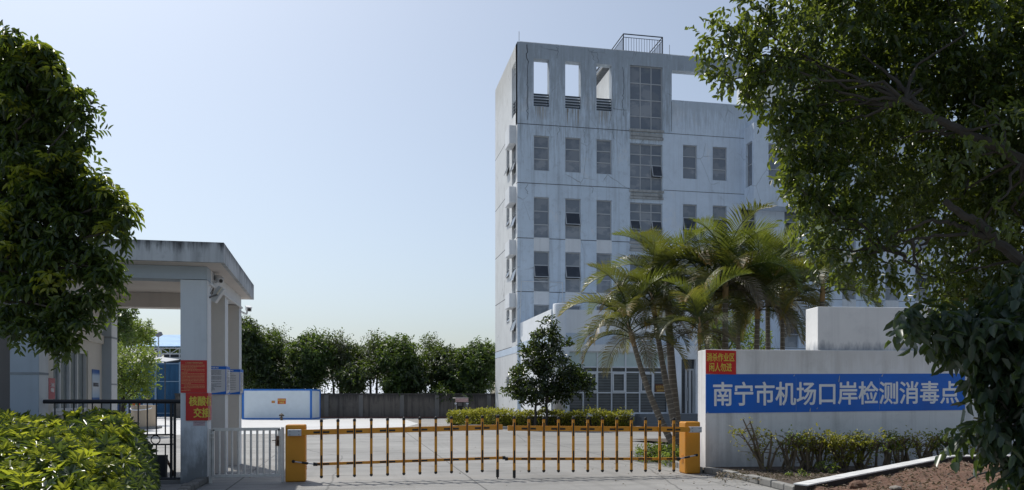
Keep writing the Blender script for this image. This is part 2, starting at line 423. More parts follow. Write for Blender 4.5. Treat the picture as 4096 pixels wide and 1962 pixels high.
for i, (a, b) in enumerate(c3):
    for j, (z0, z1) in enumerate(rows):
        op = [(0,1)] if (i, j) in ((1,1),(0,2),(1,2)) else ([(0,2)] if (i, j) == (2,0) and False else [])
        win(bld, PLF, a, b, z0, z1, fr=(.33,.66) if j == 0 else (.34,.67), opened=op)
for j, (z0, z1) in enumerate(strow):
    win(bld, PLF, stair[0], stair[1], z0, z1, 3, (.27,.53,.79) if j == 0 else (.23,.45,.72), opened=[(2,2)] if j == 1 else ([(0,2),(2,2)] if j == 2 else []))
for i, (a, b) in enumerate(pair):
    for j, (z0, z1) in enumerate(rows): win(bld, PLF, a, b, z0, z1, opened=[(0,1)] if j == 1 else [])
win(bld, PLF, X(2967), X(3023), *rows[1], opened=[(0,1)], mat=M_glassdark)
for i, (a, b) in enumerate(wingc):
    for j, (z0, z1) in enumerate(rows): win(bld, PLF, a, b, z0, z1, opened=[(0,1)] if (i + j) % 2 else [])
for (a, b, z0, z1) in lw: win(bld, PLL, a, b, z0, z1, 1, (.38,.72), opened=[(0,1)])
for (z0, z1) in small: win(bld, PLL, col2[0], col2[1], z0, z1, 1, (.55,), opened=[(0,1)])
win(bld, PLB, bx0 + 1.0, bx0 + 4.2, 15.2, 17.5, 3, (.3,.7)); win(bld, PLBL, yb + .25, YF - .25, 14.9, 17.7, 1, (.5,))
# white spandrels set 5 mm proud under the windows of lower storeys
for a, b in c3:
    for z0, z1 in ((10.443, 11.247), (7.153, 7.957)): MB().boxP(PLF, a + .002, b - .002, z0, z1, -.02, .03).build("spandrel", M_spand, bld)
for a, b in wingc:
    for z0, z1 in ((10.443, 11.247), (7.153, 7.957)): MB().boxP(PLF, a + .002, b - .002, z0, z1, -.02, .03).build("spandrel", M_spand, bld)
# stair ledges
for (z0, z1), (y0, y1) in zip(strow[:-1], strow[1:]):
    g = z0 - y1; lg = MB()
    lg.boxP(PLF, stair[0] - .05, stair[1] + .05, z0 - .16, z0 - .02, -.14, .1)
    lg.boxP(PLF, stair[0] + .02, stair[1] - .02, z0 - g * .5, z0 - g * .3, -.08, .05)
    lg.boxP(PLF, stair[0] - .02, stair[1] + .02, z0 - g * .72, z0 - g * .55, -.12, .05)
    lg.build("stair_ledge", M_ledge, bld)
gr = MB()
for z in (18.16, 14.56, 11.2, 7.93, 4.66):
    e = stair[0] - .02
    gr.boxP(PLF, XL + .001, e, z - .022, z + .022, -.004, .01)
    gr.boxP(PLF, stair[1] + .08, bx0 if z > 13 else XR, z - .018, z + .018, -.004, .01)
    gr.boxP(PLL, YF + .003, strip[0] - .1, z - .02, z + .02, -.004, .01); gr.boxP(PLL, strip[1] + .05, YB - .01, z - .02, z + .02, -.004, .01)
gr.boxP(PLF, XQ - .03, XQ - .0, 18.3, 20.2, -.004, .004)
gr.build("joint_lines", M_groove, bld)
# crack running down beside the corner, patched with mortar
ck = MB(); x = XL + .62; z = 23.0; pts = []
rr = random.Random(3)
while z > 18.3: pts.append((x + rr.uniform(-.06, .06), YF - .004, z)); z -= rr.uniform(.12, .3)
ck.tube(pts, [.03 if p[2] > 21.8 else .017 for p in pts], 4)
x = X(2492); z = 22.1; pts = []
while z > 18.8: pts.append((x + rr.uniform(-.08, .08), YF - .004, z)); z -= rr.uniform(.1, .25)
ck.tube(pts, .014, 4)
for k in range(14):
    p = Vector((rr.uniform(XL + .5, XP - .3), YF - .003, rr.choice((23.0, 22.9, 18.1, 18.0, 14.5)))); pts = [p]
    for _ in range(rr.randint(3, 7)): p = p + Vector((rr.uniform(-.12, .12), 0, -rr.uniform(.06, .2))); pts.append(p)
    if not any(h[0] - .1 < q.x < h[1] + .1 and h[2] < q.z < h[3] for h in holesA + hb for q in pts) and not (stair[0] - .2 < pts[0].x < stair[1] + .2): ck.tube(pts, .011, 3)
ck.build("wall_cracks", M_groove, bld)
# rust drips under the penthouse openings
M_rust = plain("rust stain", (.33,.27,.2), .9, var=.3); rs = MB()
for a, b in c3:
    for k in range(11):
        s = rr.uniform(a + .02, b - .05); ln = rr.uniform(.25, 1.25)
        zb = 19.28; wd = rr.uniform(.012, .035)
        rs.add([(s, YF - .003, zb), (s + wd, YF - .003, zb), (s + wd * .8, YF - .003, zb - ln * .7), (s + wd * .4, YF - .003, zb - ln), (s + wd * .1, YF - .003, zb - ln * .7)], [(0,1,2,3,4)])
rs.build("rust_streaks", M_rust, bld)
# louvres in the openings
for a, b in c3:
    lv = MB(); pb = MB()
    for k in range(5): lv.boxP(PLF, a + .003, b - .003, 19.36 + k * .17, 19.42 + k * .17, .1, .2)
    pb.boxP(PLF, a - .1, b + .1, 18.3, 20.25, .62, .72)
    lv.build("louvre", M_railb, bld); pb.build("inner_parapet", M_spand, bld)
lv = MB()
for k in range(5): lv.boxP(PLL, strip[0] + .003, strip[1] - .003, 19.1 + k * .2, 19.17 + k * .2, .1, .2)
lv.build("louvre", M_railb, bld)
# white boxes on the side strip
for v0_, v1_ in ((499,572), (744,810), (958,1018), (1172,1229)):
    y0 = strip[0]; z1 = lz(v0_, y0 - .2); z0 = lz(v1_, y0 - .2)
    bxm = MB(); bxm.boxP(PLL, strip[0] - .03, strip[1] + .1, z0, z1, -.42, .02); bxm.build("ledge_box", M_spand, bld, bevel=.02)
# roof rail on the stair head
def railing(name, pts, h, step, mat, parent, r=.035):
    m = MB()
    for p, q in zip(pts[:-1], pts[1:]):
        p = Vector(p); q = Vector(q); n = max(1, int((q - p).length / step)); U = Vector((0,0,1))
        m.tube([p + U * h, q + U * h], r, 6); m.tube([p + U * h * .82, q + U * h * .82], r * .6, 5); m.tube([p + U * .1, q + U * .1], r * .6, 5)
        for k in range(n + 1):
            o_ = p.lerp(q, k / n); m.tube([o_, o_ + U * (h if k in (0, n) else h * .82)], r if k in (0, n) else r * .4, 5)
    return m.build(name, mat, parent)
x0r = X(2505); x1r = X(2656)
railing("roof_railing", [(x0r - .1, YB - 1, 23.16), (x0r - .1, YF + .25, 23.16), (x1r, YF + .25, 23.16), (x1r, YB - 1, 23.16)], 1.15, .17, M_railb, bld)
railing("roof_railing", [(X(2456) + .1, YF + .8, 22.3), (X(2456) + .1, YB - .6, 22.3)], 1.1, .2, M_railb, bld)
B2 = MB(); B2.box(X(2456), YF + .52, 23.02, XQ, YB - .6, 23.12); B2.build("roof_slab", M_ledge, bld)
lr = MB()
for x_ in (XL + .15, X(2686) - .05, X(2900)): lr.tube([(x_, YF + .2, 23.1), (x_, YF + .2, 23.85)], .018, 5)
lr.tube([(XL + .2, YF + .2, 23.25), (X(2900), YF + .2, 23.24)], .014, 4)
for k in range(22): x_ = XL + .6 + k * .75; lr.tube([(x_, YF + .2, 23.1), (x_, YF + .2, 23.25)], .01, 4)
lr.build("lightning_rods", M_ledge, bld)
cp = MB(); zc = zz(1126, X(2090), YF)
cp.tube([(X(2080), YF - .04, 6.1), (X(2085), YF - .04, zc), (X(2250), YF - .04, zc), (X(2250), YF - .04, 6.2)], .028, 6); cp.build("conduit", M_spand, bld)

# ---- podium
YA = 39.84; XA0 = 9.78; XA1 = on_y(2832, YA); ZP = 6.0
PLA = (Vector((0, YA, 0)), Vector((1,0,0)), Vector((0,1,0)))
XAu = lambda u: on_y(u, YA)
gx0, gx1 = XAu(2277), XAu(2672); dx0, dx1 = XAu(2718), XAu(2783)
A = MB()
A.wallP(PLA, XA0, XA1, 0, ZP, [(gx0, gx1, .63, 3.87), (dx0, dx1, .63, 3.5)], rev=.25)
A.boxP((Vector((XA0,0,0)), Vector((0,1,0)), Vector((1,0,0))), YA + .003, YF - .003, 0, ZP - .003, 0, .25)
A.boxP((Vector((XA1,0,0)), Vector((0,1,0)), Vector((-1,0,0))), YA + .003, YF - .003, 0, ZP - .003, 0, .25)
A.box(XA0 + .26, YA + .26, 5.2, XA1 - .26, YF - .01, 5.4); A.boxP(PLA, XA0 + .26, XA1 - .26, 5.41, ZP - .01, .02, .25)
A.build("podium_wall", M_annex, bld)
bd = MB(); bd.boxP(PLA, XA0 + .2, XA1, 4.22, 4.8, -.012, .01)
bd.boxP((Vector((XA0,0,0)), Vector((0,1,0)), Vector((1,0,0))), YA + .3, YF - .01, 4.22, 4.8, -.012, .01)
bd.boxP(PLL, YF + .01, YB - .01, 4.22, 4.62, -.012, .01); bd.build("blue_band", M_band, bld)
cxc = XAu(2237); MB().lathe([(.33,0),(.33,6.22),(.3,6.26)], (cxc - .02, YA - .1, 0), 24).build("round_column", M_annex, bld); MB().lathe([(.36,.0),(.36,3.6)], (XAu(2697), YA - .05, 0), 24).build("round_column", M_annex, bld)
for p in bld.children:
    if p.name.startswith("round_column"):
        p.data.polygons.foreach_set('use_smooth', [len(f.vertices) == 4 for f in p.data.polygons])
zt = lambda v: zz(v, XAu(2480), YA)
Wc = (gx1 - gx0) / 7; fm = MB(); pt = MB(); pm = MB(); bk = MB()
tz = [3.87, zt(1470), zt(1490), zt(1572), .63]
pt.boxP(PLA, gx0, gx1, tz[1], tz[0], .14, .16); bk.boxP(PLA, gx0, gx1, tz[2], tz[1], .16, .18)
pm.boxP(PLA, gx0, gx1, tz[4], tz[2], .14, .16)
for k in range(8): fm.boxP(PLA, gx0 + k * Wc - .035 + (.035 if k == 0 else 0), gx0 + k * Wc + .035 - (.035 if k == 7 else 0), .633, 3.867, .08, .15)
for z in tz: fm.boxP(PLA, gx0 + .003, gx1 - .003, z - (.06 if z > 3.8 else .03 if z > .7 else -.002), z + (.04 if .7 < z < 3.8 else .06 if z < .7 else -.003), .075, .145)
sh = MB()
for k in (1, 3, 5):
    a, b = gx0 + k * Wc + .04, gx0 + (k+1) * Wc - .04; z0, z1 = tz[3] + .045, tz[2] - .035
    for q in ((a, a+.07, z0, z1), (b-.07, b, z0, z1), (a+.07, b-.07, z0, z0+.07), (a+.07, b-.07, z1-.07, z1)): sh.boxP(PLA, *q, .05, .1)
lob = pm.build("lobby_window", M_glassblind, bld); fm.build("frame", M_spand, lob); sh.build("sash", M_spand, lob); pt.build("frosted_pane", M_glassgreen, lob); bk.build("dark_strip", M_glassdark, lob)
dr = MB(); dr.boxP(PLA, dx0, dx1, .63, 3.5, .24, .26); dr = dr.build("door", M_glassdark, bld)
df = MB(); d0 = XAu(2745)
for q in ((d0, d0 + .12, .64, 2.9), (dx1 - .12, dx1 - .003, .64, 2.9), ((d0 + dx1) / 2 - .07, (d0 + dx1) / 2 + .07, .64, 2.9)): df.boxP(PLA, *q, .14, .23)
df.boxP(PLA, d0, dx1 - .003, 2.903, 3.0, .14, .23); df.build("frame", M_frame, dr)
dh = MB()
for s in (-1, 1): dh.tube([((d0 + dx1) / 2 + s * .16, YA + .1, 1.3), ((d0 + dx1) / 2 + s * .16, YA + .1, 2.0)], .02, 6)
dh.build("handle", M_frame, dr)
M_step = weathered("grey stone steps", (.2,.21,.22), (.08,.085,.09), .5, .2)
sx0 = XAu(2540); sx1 = XA1 + 2
st = MB()
for k in range(4): st.box(sx0, YA - .35 - .32 * (k + 1), 0, sx1, YA - .003 if k == 0 else YA - .35 - .32 * k - .002, .62 - .155 * k)
st.box(sx0 - 6.0, YA - .2, 0, sx0 - .003, YA - .003, .5)
st.build("front_steps", M_step, bld)

# ================================================================ lettering
def text_mb(body, x0, x1, z0, z1, bold=.02, fit=True):
    """glyph outlines in the x-z plane fitted to the box, as (verts, faces)"""
    c = bpy.data.curves.new("t", 'FONT'); c.body = body; c.offset = bold; c.resolution_u = 3
    o = bpy.data.objects.new("t", c); COL.objects.link(o)
    me = bpy.data.meshes.new_from_object(o.evaluated_get(bpy.context.evaluated_depsgraph_get()))
    bpy.data.objects.remove(o); bpy.data.curves.remove(c)
    vs = [v.co.copy() for v in me.vertices]; fs = [tuple(p.vertices) for p in me.polygons]
    bpy.data.meshes.remove(me)
    ax, bx = min(v.x for v in vs), max(v.x for v in vs); ay, by = min(v.y for v in vs), max(v.y for v in vs)
    return [(x0 + (v.x - ax) / (bx - ax) * (x1 - x0), z0 + (v.y - ay) / (by - ay) * (z1 - z0)) for v in vs], fs
def put_text(mb, PL, body, s0, s1, z0, z1, d=-.003, bold=.02, mirror=False):
    O, S, I = PL
    w_ = bold * (z1 - z0); vs, fs = text_mb(body, s0 + w_, s1 - w_, z0 + w_, z1 - w_, 0)
    for k, (p, q) in enumerate(((0,0),(1,0),(-1,0),(0,1),(0,-1),(.7,.7),(-.7,.7),(.7,-.7),(-.7,-.7))):   # strokes thickened by nine offset coats of paint
        mb.add([O + S * (a + p * w_) + I * (d - .00022 * k) + Vector((0,0,b + q * w_)) for a, b in vs], fs)

# ================================================================ gatehouse
M_gblue = weathered("gatehouse blue grey paint darkened as shade", (.44,.51,.585), (.24,.26,.28), .2, .22)  # tree shade over the left pillars is darkened into this blue grey
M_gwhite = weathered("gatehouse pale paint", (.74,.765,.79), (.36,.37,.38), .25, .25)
M_gbase = weathered("gatehouse pillar paint, damp base", (.66,.71,.76), (.2,.215,.23), .25, .2, base=(0, 1.5, .8, (.16,.165,.165)))  # colour gets darker towards the bottom
M_gbeige = weathered("beige inner plaster", (.70,.655,.62), (.38,.36,.34), .2, .2)
M_fascia = weathered("mould streaked concrete fascia", (.54,.565,.59), (.07,.075,.08), .9, .6, top=(3.78, 4.2, .95, (.055,.058,.062)))
M_sand = weathered("rear pillar paint with beige bounce light", (.62,.59,.55), (.36,.34,.32), .2, .2)  # beige ground bounce under the canopy is put into the colour
gh = thing("gatehouse", "blue grey gatehouse with a mould streaked flat canopy on square pillars", "gatehouse", (-3, 14.52, 0))
PX0, PX1 = -2.957, -2.527; PYs = (14.52, 16.41, 18.32)
LX0, LX1 = -5.606, -5.173
def pillar(x0, x1, y0, y1, mf, ms, h=3.5):
    m = MB(); m.box(x0, y0, 0, x1, y1, h); o = m.build("pillar", mf, gh)
    s_ = MB(); s_.quad((x1 + .003, y0 + .004, 0), (x1 + .003, y1 - .004, 0), (x1 + .003, y1 - .004, h), (x1 + .003, y0 + .004, h))  # paler quad paints the brighter light on the pillar's right side
    s_.build("lit_side_face", ms, o); return o
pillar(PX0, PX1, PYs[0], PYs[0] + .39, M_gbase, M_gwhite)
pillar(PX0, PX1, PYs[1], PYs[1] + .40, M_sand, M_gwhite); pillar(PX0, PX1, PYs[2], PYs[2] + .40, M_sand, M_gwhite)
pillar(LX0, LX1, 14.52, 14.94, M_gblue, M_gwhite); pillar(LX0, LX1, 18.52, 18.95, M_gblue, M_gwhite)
bm_ = MB(); ZB = 3.51; ZC = 3.733
bm_.box(-9.5, 14.523, ZB + .002, PX1, 14.90, ZC); bm_.build("front_beam", M_gblue, gh)
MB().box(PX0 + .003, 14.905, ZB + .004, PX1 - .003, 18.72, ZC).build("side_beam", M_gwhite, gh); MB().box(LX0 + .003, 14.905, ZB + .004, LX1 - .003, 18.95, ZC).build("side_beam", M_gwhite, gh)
bm_ = MB(); bm_.box(LX1, 18.33, 3.42, PX0, 18.7, ZC); bm_.build("rear_beam", M_gbeige, gh)
cn = MB(); cpts = [(-10.5, 14.07), (-2.18, 14.07), (-2.33, 19.3), (-10.5, 19.3)]
cn.prism(cpts, 3.74, 4.075); cn.build("canopy", M_fascia, gh)
cs = MB(); cs.quad(*[(x, y, 3.737) for x, y in ((-10.4, 14.12), (-2.24, 14.12), (-2.38, 19.22), (-10.4, 19.22))]); cs.build("soffit", M_gbeige, gh)
WX = -5.36
PLW = (Vector((WX,0,0)), Vector((0,1,0)), Vector((-1,0,0)))
wy0, wy1 = 15.72, 17.62
M_cream = weathered("cream room wall", (.66,.63,.58), (.45,.43,.4), .2, .2)
rm = MB(); rm.wallP(PLW, 14.943, 18.517, 0, ZB, [(wy0, wy1, 1.22, 2.42)], rev=.12)
rm.boxP(PLW, 14.95, 18.5, 2.62, 2.80, -.05, .01)
rm.build("room_wall", M_cream, gh)
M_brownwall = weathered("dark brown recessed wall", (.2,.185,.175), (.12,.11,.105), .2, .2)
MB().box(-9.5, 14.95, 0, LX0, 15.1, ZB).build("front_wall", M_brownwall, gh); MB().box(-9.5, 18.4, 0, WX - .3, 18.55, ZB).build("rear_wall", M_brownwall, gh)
for q in ((LX0 - .002, 14.514, 1.86, LX1 + .006, 14.52, 1.9), (LX1 + .004, 14.52, 1.86, LX1 + .008, 14.94, 1.9), (LX0, 18.513, 2.75, LX1 + .007, 18.52, 2.79), (LX1 + .004, 18.52, 2.75, LX1 + .009, 18.95, 2.79), (LX1 + .004, 18.52, 1.75, LX1 + .009, 18.95, 1.78)): MB().box(*q).build("plaster_joint", M_jointg, gh)
def slide_win():
    pn = MB(); fm = MB(); W = (wy1 - wy0) / 4
    pn.boxP(PLW, wy0, wy1, 1.22, 2.42, .09, .1)
    for k in range(5): fm.boxP(PLW, max(wy0 + .003, wy0 + k * W - .03), min(wy1 - .003, wy0 + k * W + .03), 1.225, 2.415, .03 + .015 * (k % 2), .085)
    fm.boxP(PLW, wy0 + .002, wy1 - .002, 2.36, 2.417, .02, .084); fm.boxP(PLW, wy0 + .002, wy1 - .002, 1.223, 1.28, .02, .084)
    o = pn.build("window", glass_mat("guardroom curtain glass", (.26,.30,.30), (.34,.38,.38), .2), gh); fm.build("frame", M_gwhite, o)
    s_ = MB(); s_.boxP(PLW, wy0 - .06, wy1 + .06, 1.16, 1.215, -.07, .02); s_.build("sill", M_gwhite, o)
slide_win()
MB().tube([(WX + .04, 15.0, 2.9), (WX + .04, 18.4, 2.9)], .025, 6).build("conduit", M_gwhite, gh); MB().tube([(PX1 + .03, 14.7, 3.46), (PX1 + .03, 18.6, 3.47)], .022, 6).build("conduit", M_gwhite, gh)

# signs on the gatehouse
M_red = plain("red printed vinyl", (.56,.03,.025), .5, var=.08); M_redpale = plain("paler red vinyl", (.55,.13,.15), .5, var=.1)  # second red is paler than the first
M_yel = plain("yellow print", (.75,.60,.08), .55, var=.05); M_gold = plain("pale gold print", (.70,.36,.16), .55, var=.08)
M_blue = plain("blue printed vinyl", (.0015,.14,.62), .42, var=.16, scale=.9); M_white = plain("white print", (.90,.91,.93), .5, var=.05)
M_paper = plain("white printed board", (.62,.63,.66), .5, var=.04); M_ink = plain("dark print", (.16,.17,.2), .6, var=.1)
PLG = lambda y: (Vector((0, y, 0)), Vector((1,0,0)), Vector((0,1,0)))
PLR = lambda x: (Vector((x, 0, 0)), Vector((0,1,0)), Vector((-1,0,0)))
def text_rows(mb, PL, s0, s1, z0, z1, n, th, seed, d=-.004, full=.96):
    r = random.Random(seed)
    for k in range(n):
        z = z1 - (k + .5) * (z1 - z0) / n; e = s0 + (s1 - s0) * (full if r.random() < .72 else r.uniform(.25, .7)); s = s0 + (.04 if r.random() < .2 else 0)
        while s < e:
            g = min(e, s + r.uniform(.012, .028)); mb.boxP(PL, s, g, z - th * r.uniform(.35, .5), z + th * r.uniform(.35, .5), d, d + .001); s = g + r.uniform(.003, .008)
fy = PYs[0] - .012
fz = lambda v: zz(v, -2.75, 14.52)
pA = thing("red_notice_poster", "red poster with dense rows of gold text, upper sign on front pillar", "poster", (-2.75, fy, fz(1572)))
m = MB(); m.boxP(PLG(fy), on_y(722.5, fy), on_y(827.5, fy), fz(1572), fz(1442), 0, .008); m.build("panel", M_red, pA)
m = MB(); put_text(m, PLG(fy), "人员核环管理单通知", on_y(740, fy), on_y(811, fy), fz(1456), fz(1449), bold=.02); text_rows(m, PLG(fy), on_y(726, fy), on_y(823, fy), fz(1566), fz(1459), 19, .011, 5); m.build("lettering", M_gold, pA)
# wrapped red sign
fy2 = PYs[0] - .018; sx_ = PX1 + .02
pB = thing("red_handover_sign", "red sign with large yellow characters wrapped round the front pillar's corner", "sign", (-2.6, fy2, fz(1683)))
m = MB(); m.boxP(PLG(fy2), on_y(743, fy2), sx_, fz(1683), fz(1573), 0, .008); m.build("panel", M_red, pB)
m = MB(); m.boxP(PLR(sx_ + .001), fy2 + .001, fy2 + .34, fz(1683), fz(1573), 0, .008); m.build("side_panel", M_redpale, pB)
def wrap_text(body, s0, s1, z0, z1):
    vs, fs = text_mb(body, s0, s1, z0, z1, .0)
    v0_ = list(vs); f0_ = list(fs); vs = []; fs = []
    for p_, q_ in ((0,0),(.006,0),(-.006,0),(0,.004),(0,-.004)):
        n_ = len(vs); vs += [(a + p_, b + q_) for a, b in v0_]; fs += [tuple(i + n_ for i in f) for f in f0_]
    nv_ = len(v0_)
    bm = bmesh.new(); bv = [bm.verts.new((a, .0003 * (i // nv_), b)) for i, (a, b) in enumerate(vs)]
    for f in fs:
        try: bm.faces.new([bv[i] for i in f])
        except ValueError: pass
    edge = sx_ + .002
    bmesh.ops.bisect_plane(bm, geom=bm.verts[:] + bm.edges[:] + bm.faces[:], plane_co=(edge, 0, 0), plane_no=(1,0,0))
    bm.verts.index_update(); A_, B_ = MB(), MB()
    for mbx, keep in ((A_, lambda c: c.x < edge), (B_, lambda c: c.x >= edge)):
        P = [((v.co.x, fy2 - .004 - v.co.y, v.co.z) if mbx is A_ else (sx_ + .005 + v.co.y, fy2 + (v.co.x - edge), v.co.z)) for v in bm.verts]
        mbx.add(P, [tuple(v.index for v in f.verts) for f in bm.faces if keep(f.calc_center_median())])
    bm.free(); return A_, B_
ch = (on_y(823, fy2) - on_y(757, fy2)) / 1.95
m = MB()
for a in wrap_text("核酸样品", on_y(757, fy2), on_y(757, fy2) + ch * 3.95, fz(1624), fz(1586)) + wrap_text("交接处", on_y(775, fy2), on_y(775, fy2) + ch * 2.95, fz(1671), fz(1633)): m.add(a.v, a.f)
m.build("lettering", M_yel, pB)
pC = thing("pink_note", "small pink note with scribbled words below the red wrapped sign", "note", (-2.65, fy, fz(1705)))
m = MB(); m.boxP(PLG(fy + .006), on_y(773, fy), on_y(820, fy), fz(1704), fz(1686), 0, .003); m.build("sheet", plain("pale pink paper", (.55,.42,.45), .8), pC)
m = MB(); r_ = random.Random(2)
for zc_, a, b in ((fz(1691), 777, 817), (fz(1698), 787, 808)):
    x = on_y(a, fy)
    while x < on_y(b, fy): m.tube([(x, fy + .003, zc_ + r_.uniform(-.012, .012)), (x + .012, fy + .003, zc_ + r_.uniform(-.015, .015)), (x + .02, fy + .003, zc_ + r_.uniform(-.012, .012))], .002, 3); x += .02
m.build("scribble", M_ink, pC)
def info_board(y, label, v0, v1, seed, title):
    x1 = PX1 + .035; yf = y - .03; x0 = PX0 - .05
    zt_, zb_ = zz(v0, PX1, y), zz(v1, PX1, y); h = zt_ - zb_
    o = thing("information_board", label, "notice board", (-2.7, yf, zb_), "blue and white notices wrapped round the rear pillars")
    m = MB(); m.boxP(PLG(yf), x0, x1, zb_, zt_, 0, .02); m.build("front_panel", M_paper, o)
    m = MB(); m.boxP(PLR(x1 + .001), yf + .003, y + .42, zb_ + .001, zt_ - .001, 0, .02); m.build("side_panel", M_paper, o)
    m = MB(); m.boxP(PLG(yf - .003), x0 + .002, x1 - .001, zt_ - h * .11, zt_ - .003, 0, .002); m.boxP(PLR(x1 + .004), yf + .004, y + .418, zt_ - h * .11, zt_ - .003, 0, .002)
    W_ = x1 - x0
    for PLx, L0, L1 in ((PLG(yf - .003), x0, x1), (PLR(x1 + .004), yf, y + .42)):
        O_, S_, I_ = PLx; q = lambda a, z: O_ + S_ * a + Vector((0,0,z)); L = L1 - L0
        m.add([q(L0 + .003, zb_ + .003), q(L1 - .003, zb_ + .003), q(L1 - .003, zb_ + h * .12), q(L0 + L * .6, zb_ + h * .06), q(L0 + .003, zb_ + h * .025)], [(0,1,2,3,4)])
    m.boxP(PLG(yf - .003), x1 - .014, x1 - .001, zb_ + h * .121, zt_ - h * .111, 0, .002); m.build("blue_border", M_blue, o)
    m = MB(); put_text(m, PLG(yf - .004), title, x0 + W_ * .25, x0 + W_ * .72, zt_ - h * .085, zt_ - h * .035, bold=.03); m.build("lettering", M_white, o)
    m = MB(); text_rows(m, PLG(yf), x0 + .04, x1 - .05, zb_ + h * .1, zt_ - h * .14, 18 if seed == 1 else 11, .012, seed, full=.9); text_rows(m, PLR(x1 + .001), yf + .04, y + .36, zb_ + h * .12, zt_ - h * .14, 16, .012, seed + 3, full=.9)
    m.build("text_rows", M_ink, o)
info_board(PYs[1], "blue headed white notice with dense text on the middle pillar", 1466, 1579, 1, "防控须知")
info_board(PYs[2], "blue headed white notice with sparser text on the rear pillar", 1478, 1579, 2, "管理须知")
# small signs on guardroom wall
yS = on_x(367, WX); yS2 = on_x(396, WX)
o = thing("blue_wall_banner", "narrow blue to white banner on guardroom wall beside the window", "banner", (WX, yS, 1.3))
zA, zB_ = zz(1600, WX, yS), zz(1478, WX, yS)
m = MB(); m.boxP(PLR(WX + .012), yS, yS2, zA, zB_, 0, .01)
t = NT("blue to white print"); c_ = t.ramp(t.n('MapRange', {'Value': t.sep()[2], 'From Min': zA - 1.3, 'From Max': zB_ - 1.3}).outputs[0], [(0, (.02,.1,.36)), (.06, (.03,.13,.4)), (.09, (.35,.5,.68)), (.4, (.6,.66,.74)), (.8, (.45,.58,.75)), (.9, (.03,.12,.4)), (1, (.02,.1,.36))])
m.build("panel", t.fin(c_, .5), o)
m = MB(); text_rows(m, PLR(WX + .013), yS + .05, yS2 - .05, zA + .35, zB_ - .35, 7, .02, 9, full=.9); m.build("text_rows", M_ink, o)
y1s = on_x(193, WX); y2s = on_x(204, WX)
o = thing("red_wall_sign", "narrow red sign with pale characters at the guardroom window's left edge", "sign", (WX, y1s, 1.4))
zA, zB_ = zz(1597, WX, y1s), zz(1513, WX, y1s)
m = MB(); m.boxP(PLR(WX + .012), y1s, y2s + .16, zA, zB_, 0, .01); m.build("panel", M_redpale, o)
m = MB()
for k, c_ in enumerate("消毒"): put_text(m, PLR(WX + .012), c_, y1s + .06, y2s + .12, zA + .12 + .09 * (1 - k), zA + .2 + .09 * (1 - k), bold=.02)
m.build("lettering", M_white, o)

# surveillance gear
M_camw = plain("white camera housing", (.62,.64,.66), .4, var=.05)
def seccam(p, label, d, ln=.26, s=.085, group=None, arm=None):
    o = thing("security_camera", label, "camera", p); p = Vector(p); d = Vector(d).normalized()
    m = MB(); m.bar(p, p + d * ln, s * 1.15, s); m.build("housing", M_camw, o, bevel=.012)
    m = MB(); m.bar(p - d * .02 + Vector((0,0,s*.56)), p + d * (ln + .05) + Vector((0,0,s*.56)), s * 1.3, .012); m.build("sunshield", M_camw, o)
    m = MB(); m.tube([p + d * (ln + .001), p + d * (ln + .012)], s * .38, 12); m.build("lens", M_black, o)
    m = MB(); m.tube(arm, .018, 6); m.ball(arm[-1], .03, 8); m.build("bracket", M_camw, o); return o
q = at(868, 1113, 14.55)
seccam(q, "white camera under the canopy beside the front pillar", (.35, -.75, -.28), .25, .085, arm=[(PX1 + .01, 14.78, 3.37), q + Vector((-.12, .05, -.12)), q + Vector((.02,-.04,-.06))])
q = at(990, 1233, 18.6)
seccam(q, "grey camera on an arm at the rear pillar's outer edge", (.25, -.9, -.22), .28, .09, arm=[(PX1 + .01, 18.5, zz(1246, PX1, 18.5)), q + Vector((-.02, .02, -.14)), q + Vector((.0, -.06, -.07))])
o = thing("flood_lamp", "slanted white flood lamp hung under the canopy on the front pillar", "lamp", at(865, 1190, 14.6))
a, b = at(890, 1152, 14.5), at(852, 1206, 14.5)
m = MB(); m.bar(a, b, .12, .13); m.build("housing", M_camw, o, bevel=.01)
m = MB(); dd_ = (b - a).normalized(); m.bar(a + dd_ * .03 + Vector((.02, -.068, .02)), b - dd_ * .12 + Vector((.02, -.068, .02)), .085, .012); m.build("lens_panel", plain("cream lens", (.62,.6,.5), .3), o)
m = MB(); m.tube([(PX1 + .01, 14.72, zz(1190, PX1, 14.7)), a.lerp(b, .5)], .016, 6); m.tube([(PX1 + .02, 14.75, 3.3), at(856, 1150, 14.6), at(848, 1180, 14.6)], .007, 5); m.build("bracket", M_black, o)

# ---- black railing between pillars
M_irn = plain("dark grey painted iron", (.03,.032,.036), .38, .3)
rl = thing("iron_railing", "dark iron railing with thin balusters between the gatehouse pillars", "railing", (-4, 14.72, 0))
ry = 14.72; xr0, xr1 = LX1 + .01, PX0 - .01
rz = lambda v: zz(v, -3.4, ry)
m = MB(); m.tube([(xr0 - .1, ry, rz(1607)), (xr1, ry, rz(1607))], .035, 8); m.build("top_rail", M_irn, rl)
m = MB(); xe = on_y(692, ry)
for dx in (-.028, .028): m.tube([(xe + dx, ry, .05), (xe + dx, ry, rz(1607))], .024, 8)
m.build("post", M_irn, rl)
m = MB()
for v in (1740, 1779): m.tube([(xr0, ry, rz(v)), (xe, ry, rz(v))], .016, 6)
m.tube([(xr0, ry, rz(1917)), (xr1, ry, rz(1917))], .03, 6); m.build("lower_rails", M_irn, rl)
step = on_y(660, ry) - on_y(624, ry); x = xe - step * .85; k = 0
while x > xr0 + .05:
    MB().tube([(x, ry, rz(1607)), (x, ry, rz(1740))], .012, 6).build("baluster", M_irn, rl); MB().tube([(x, ry, rz(1779)), (x, ry, rz(1917))], .012, 6).build("baluster", M_irn, rl); x -= step
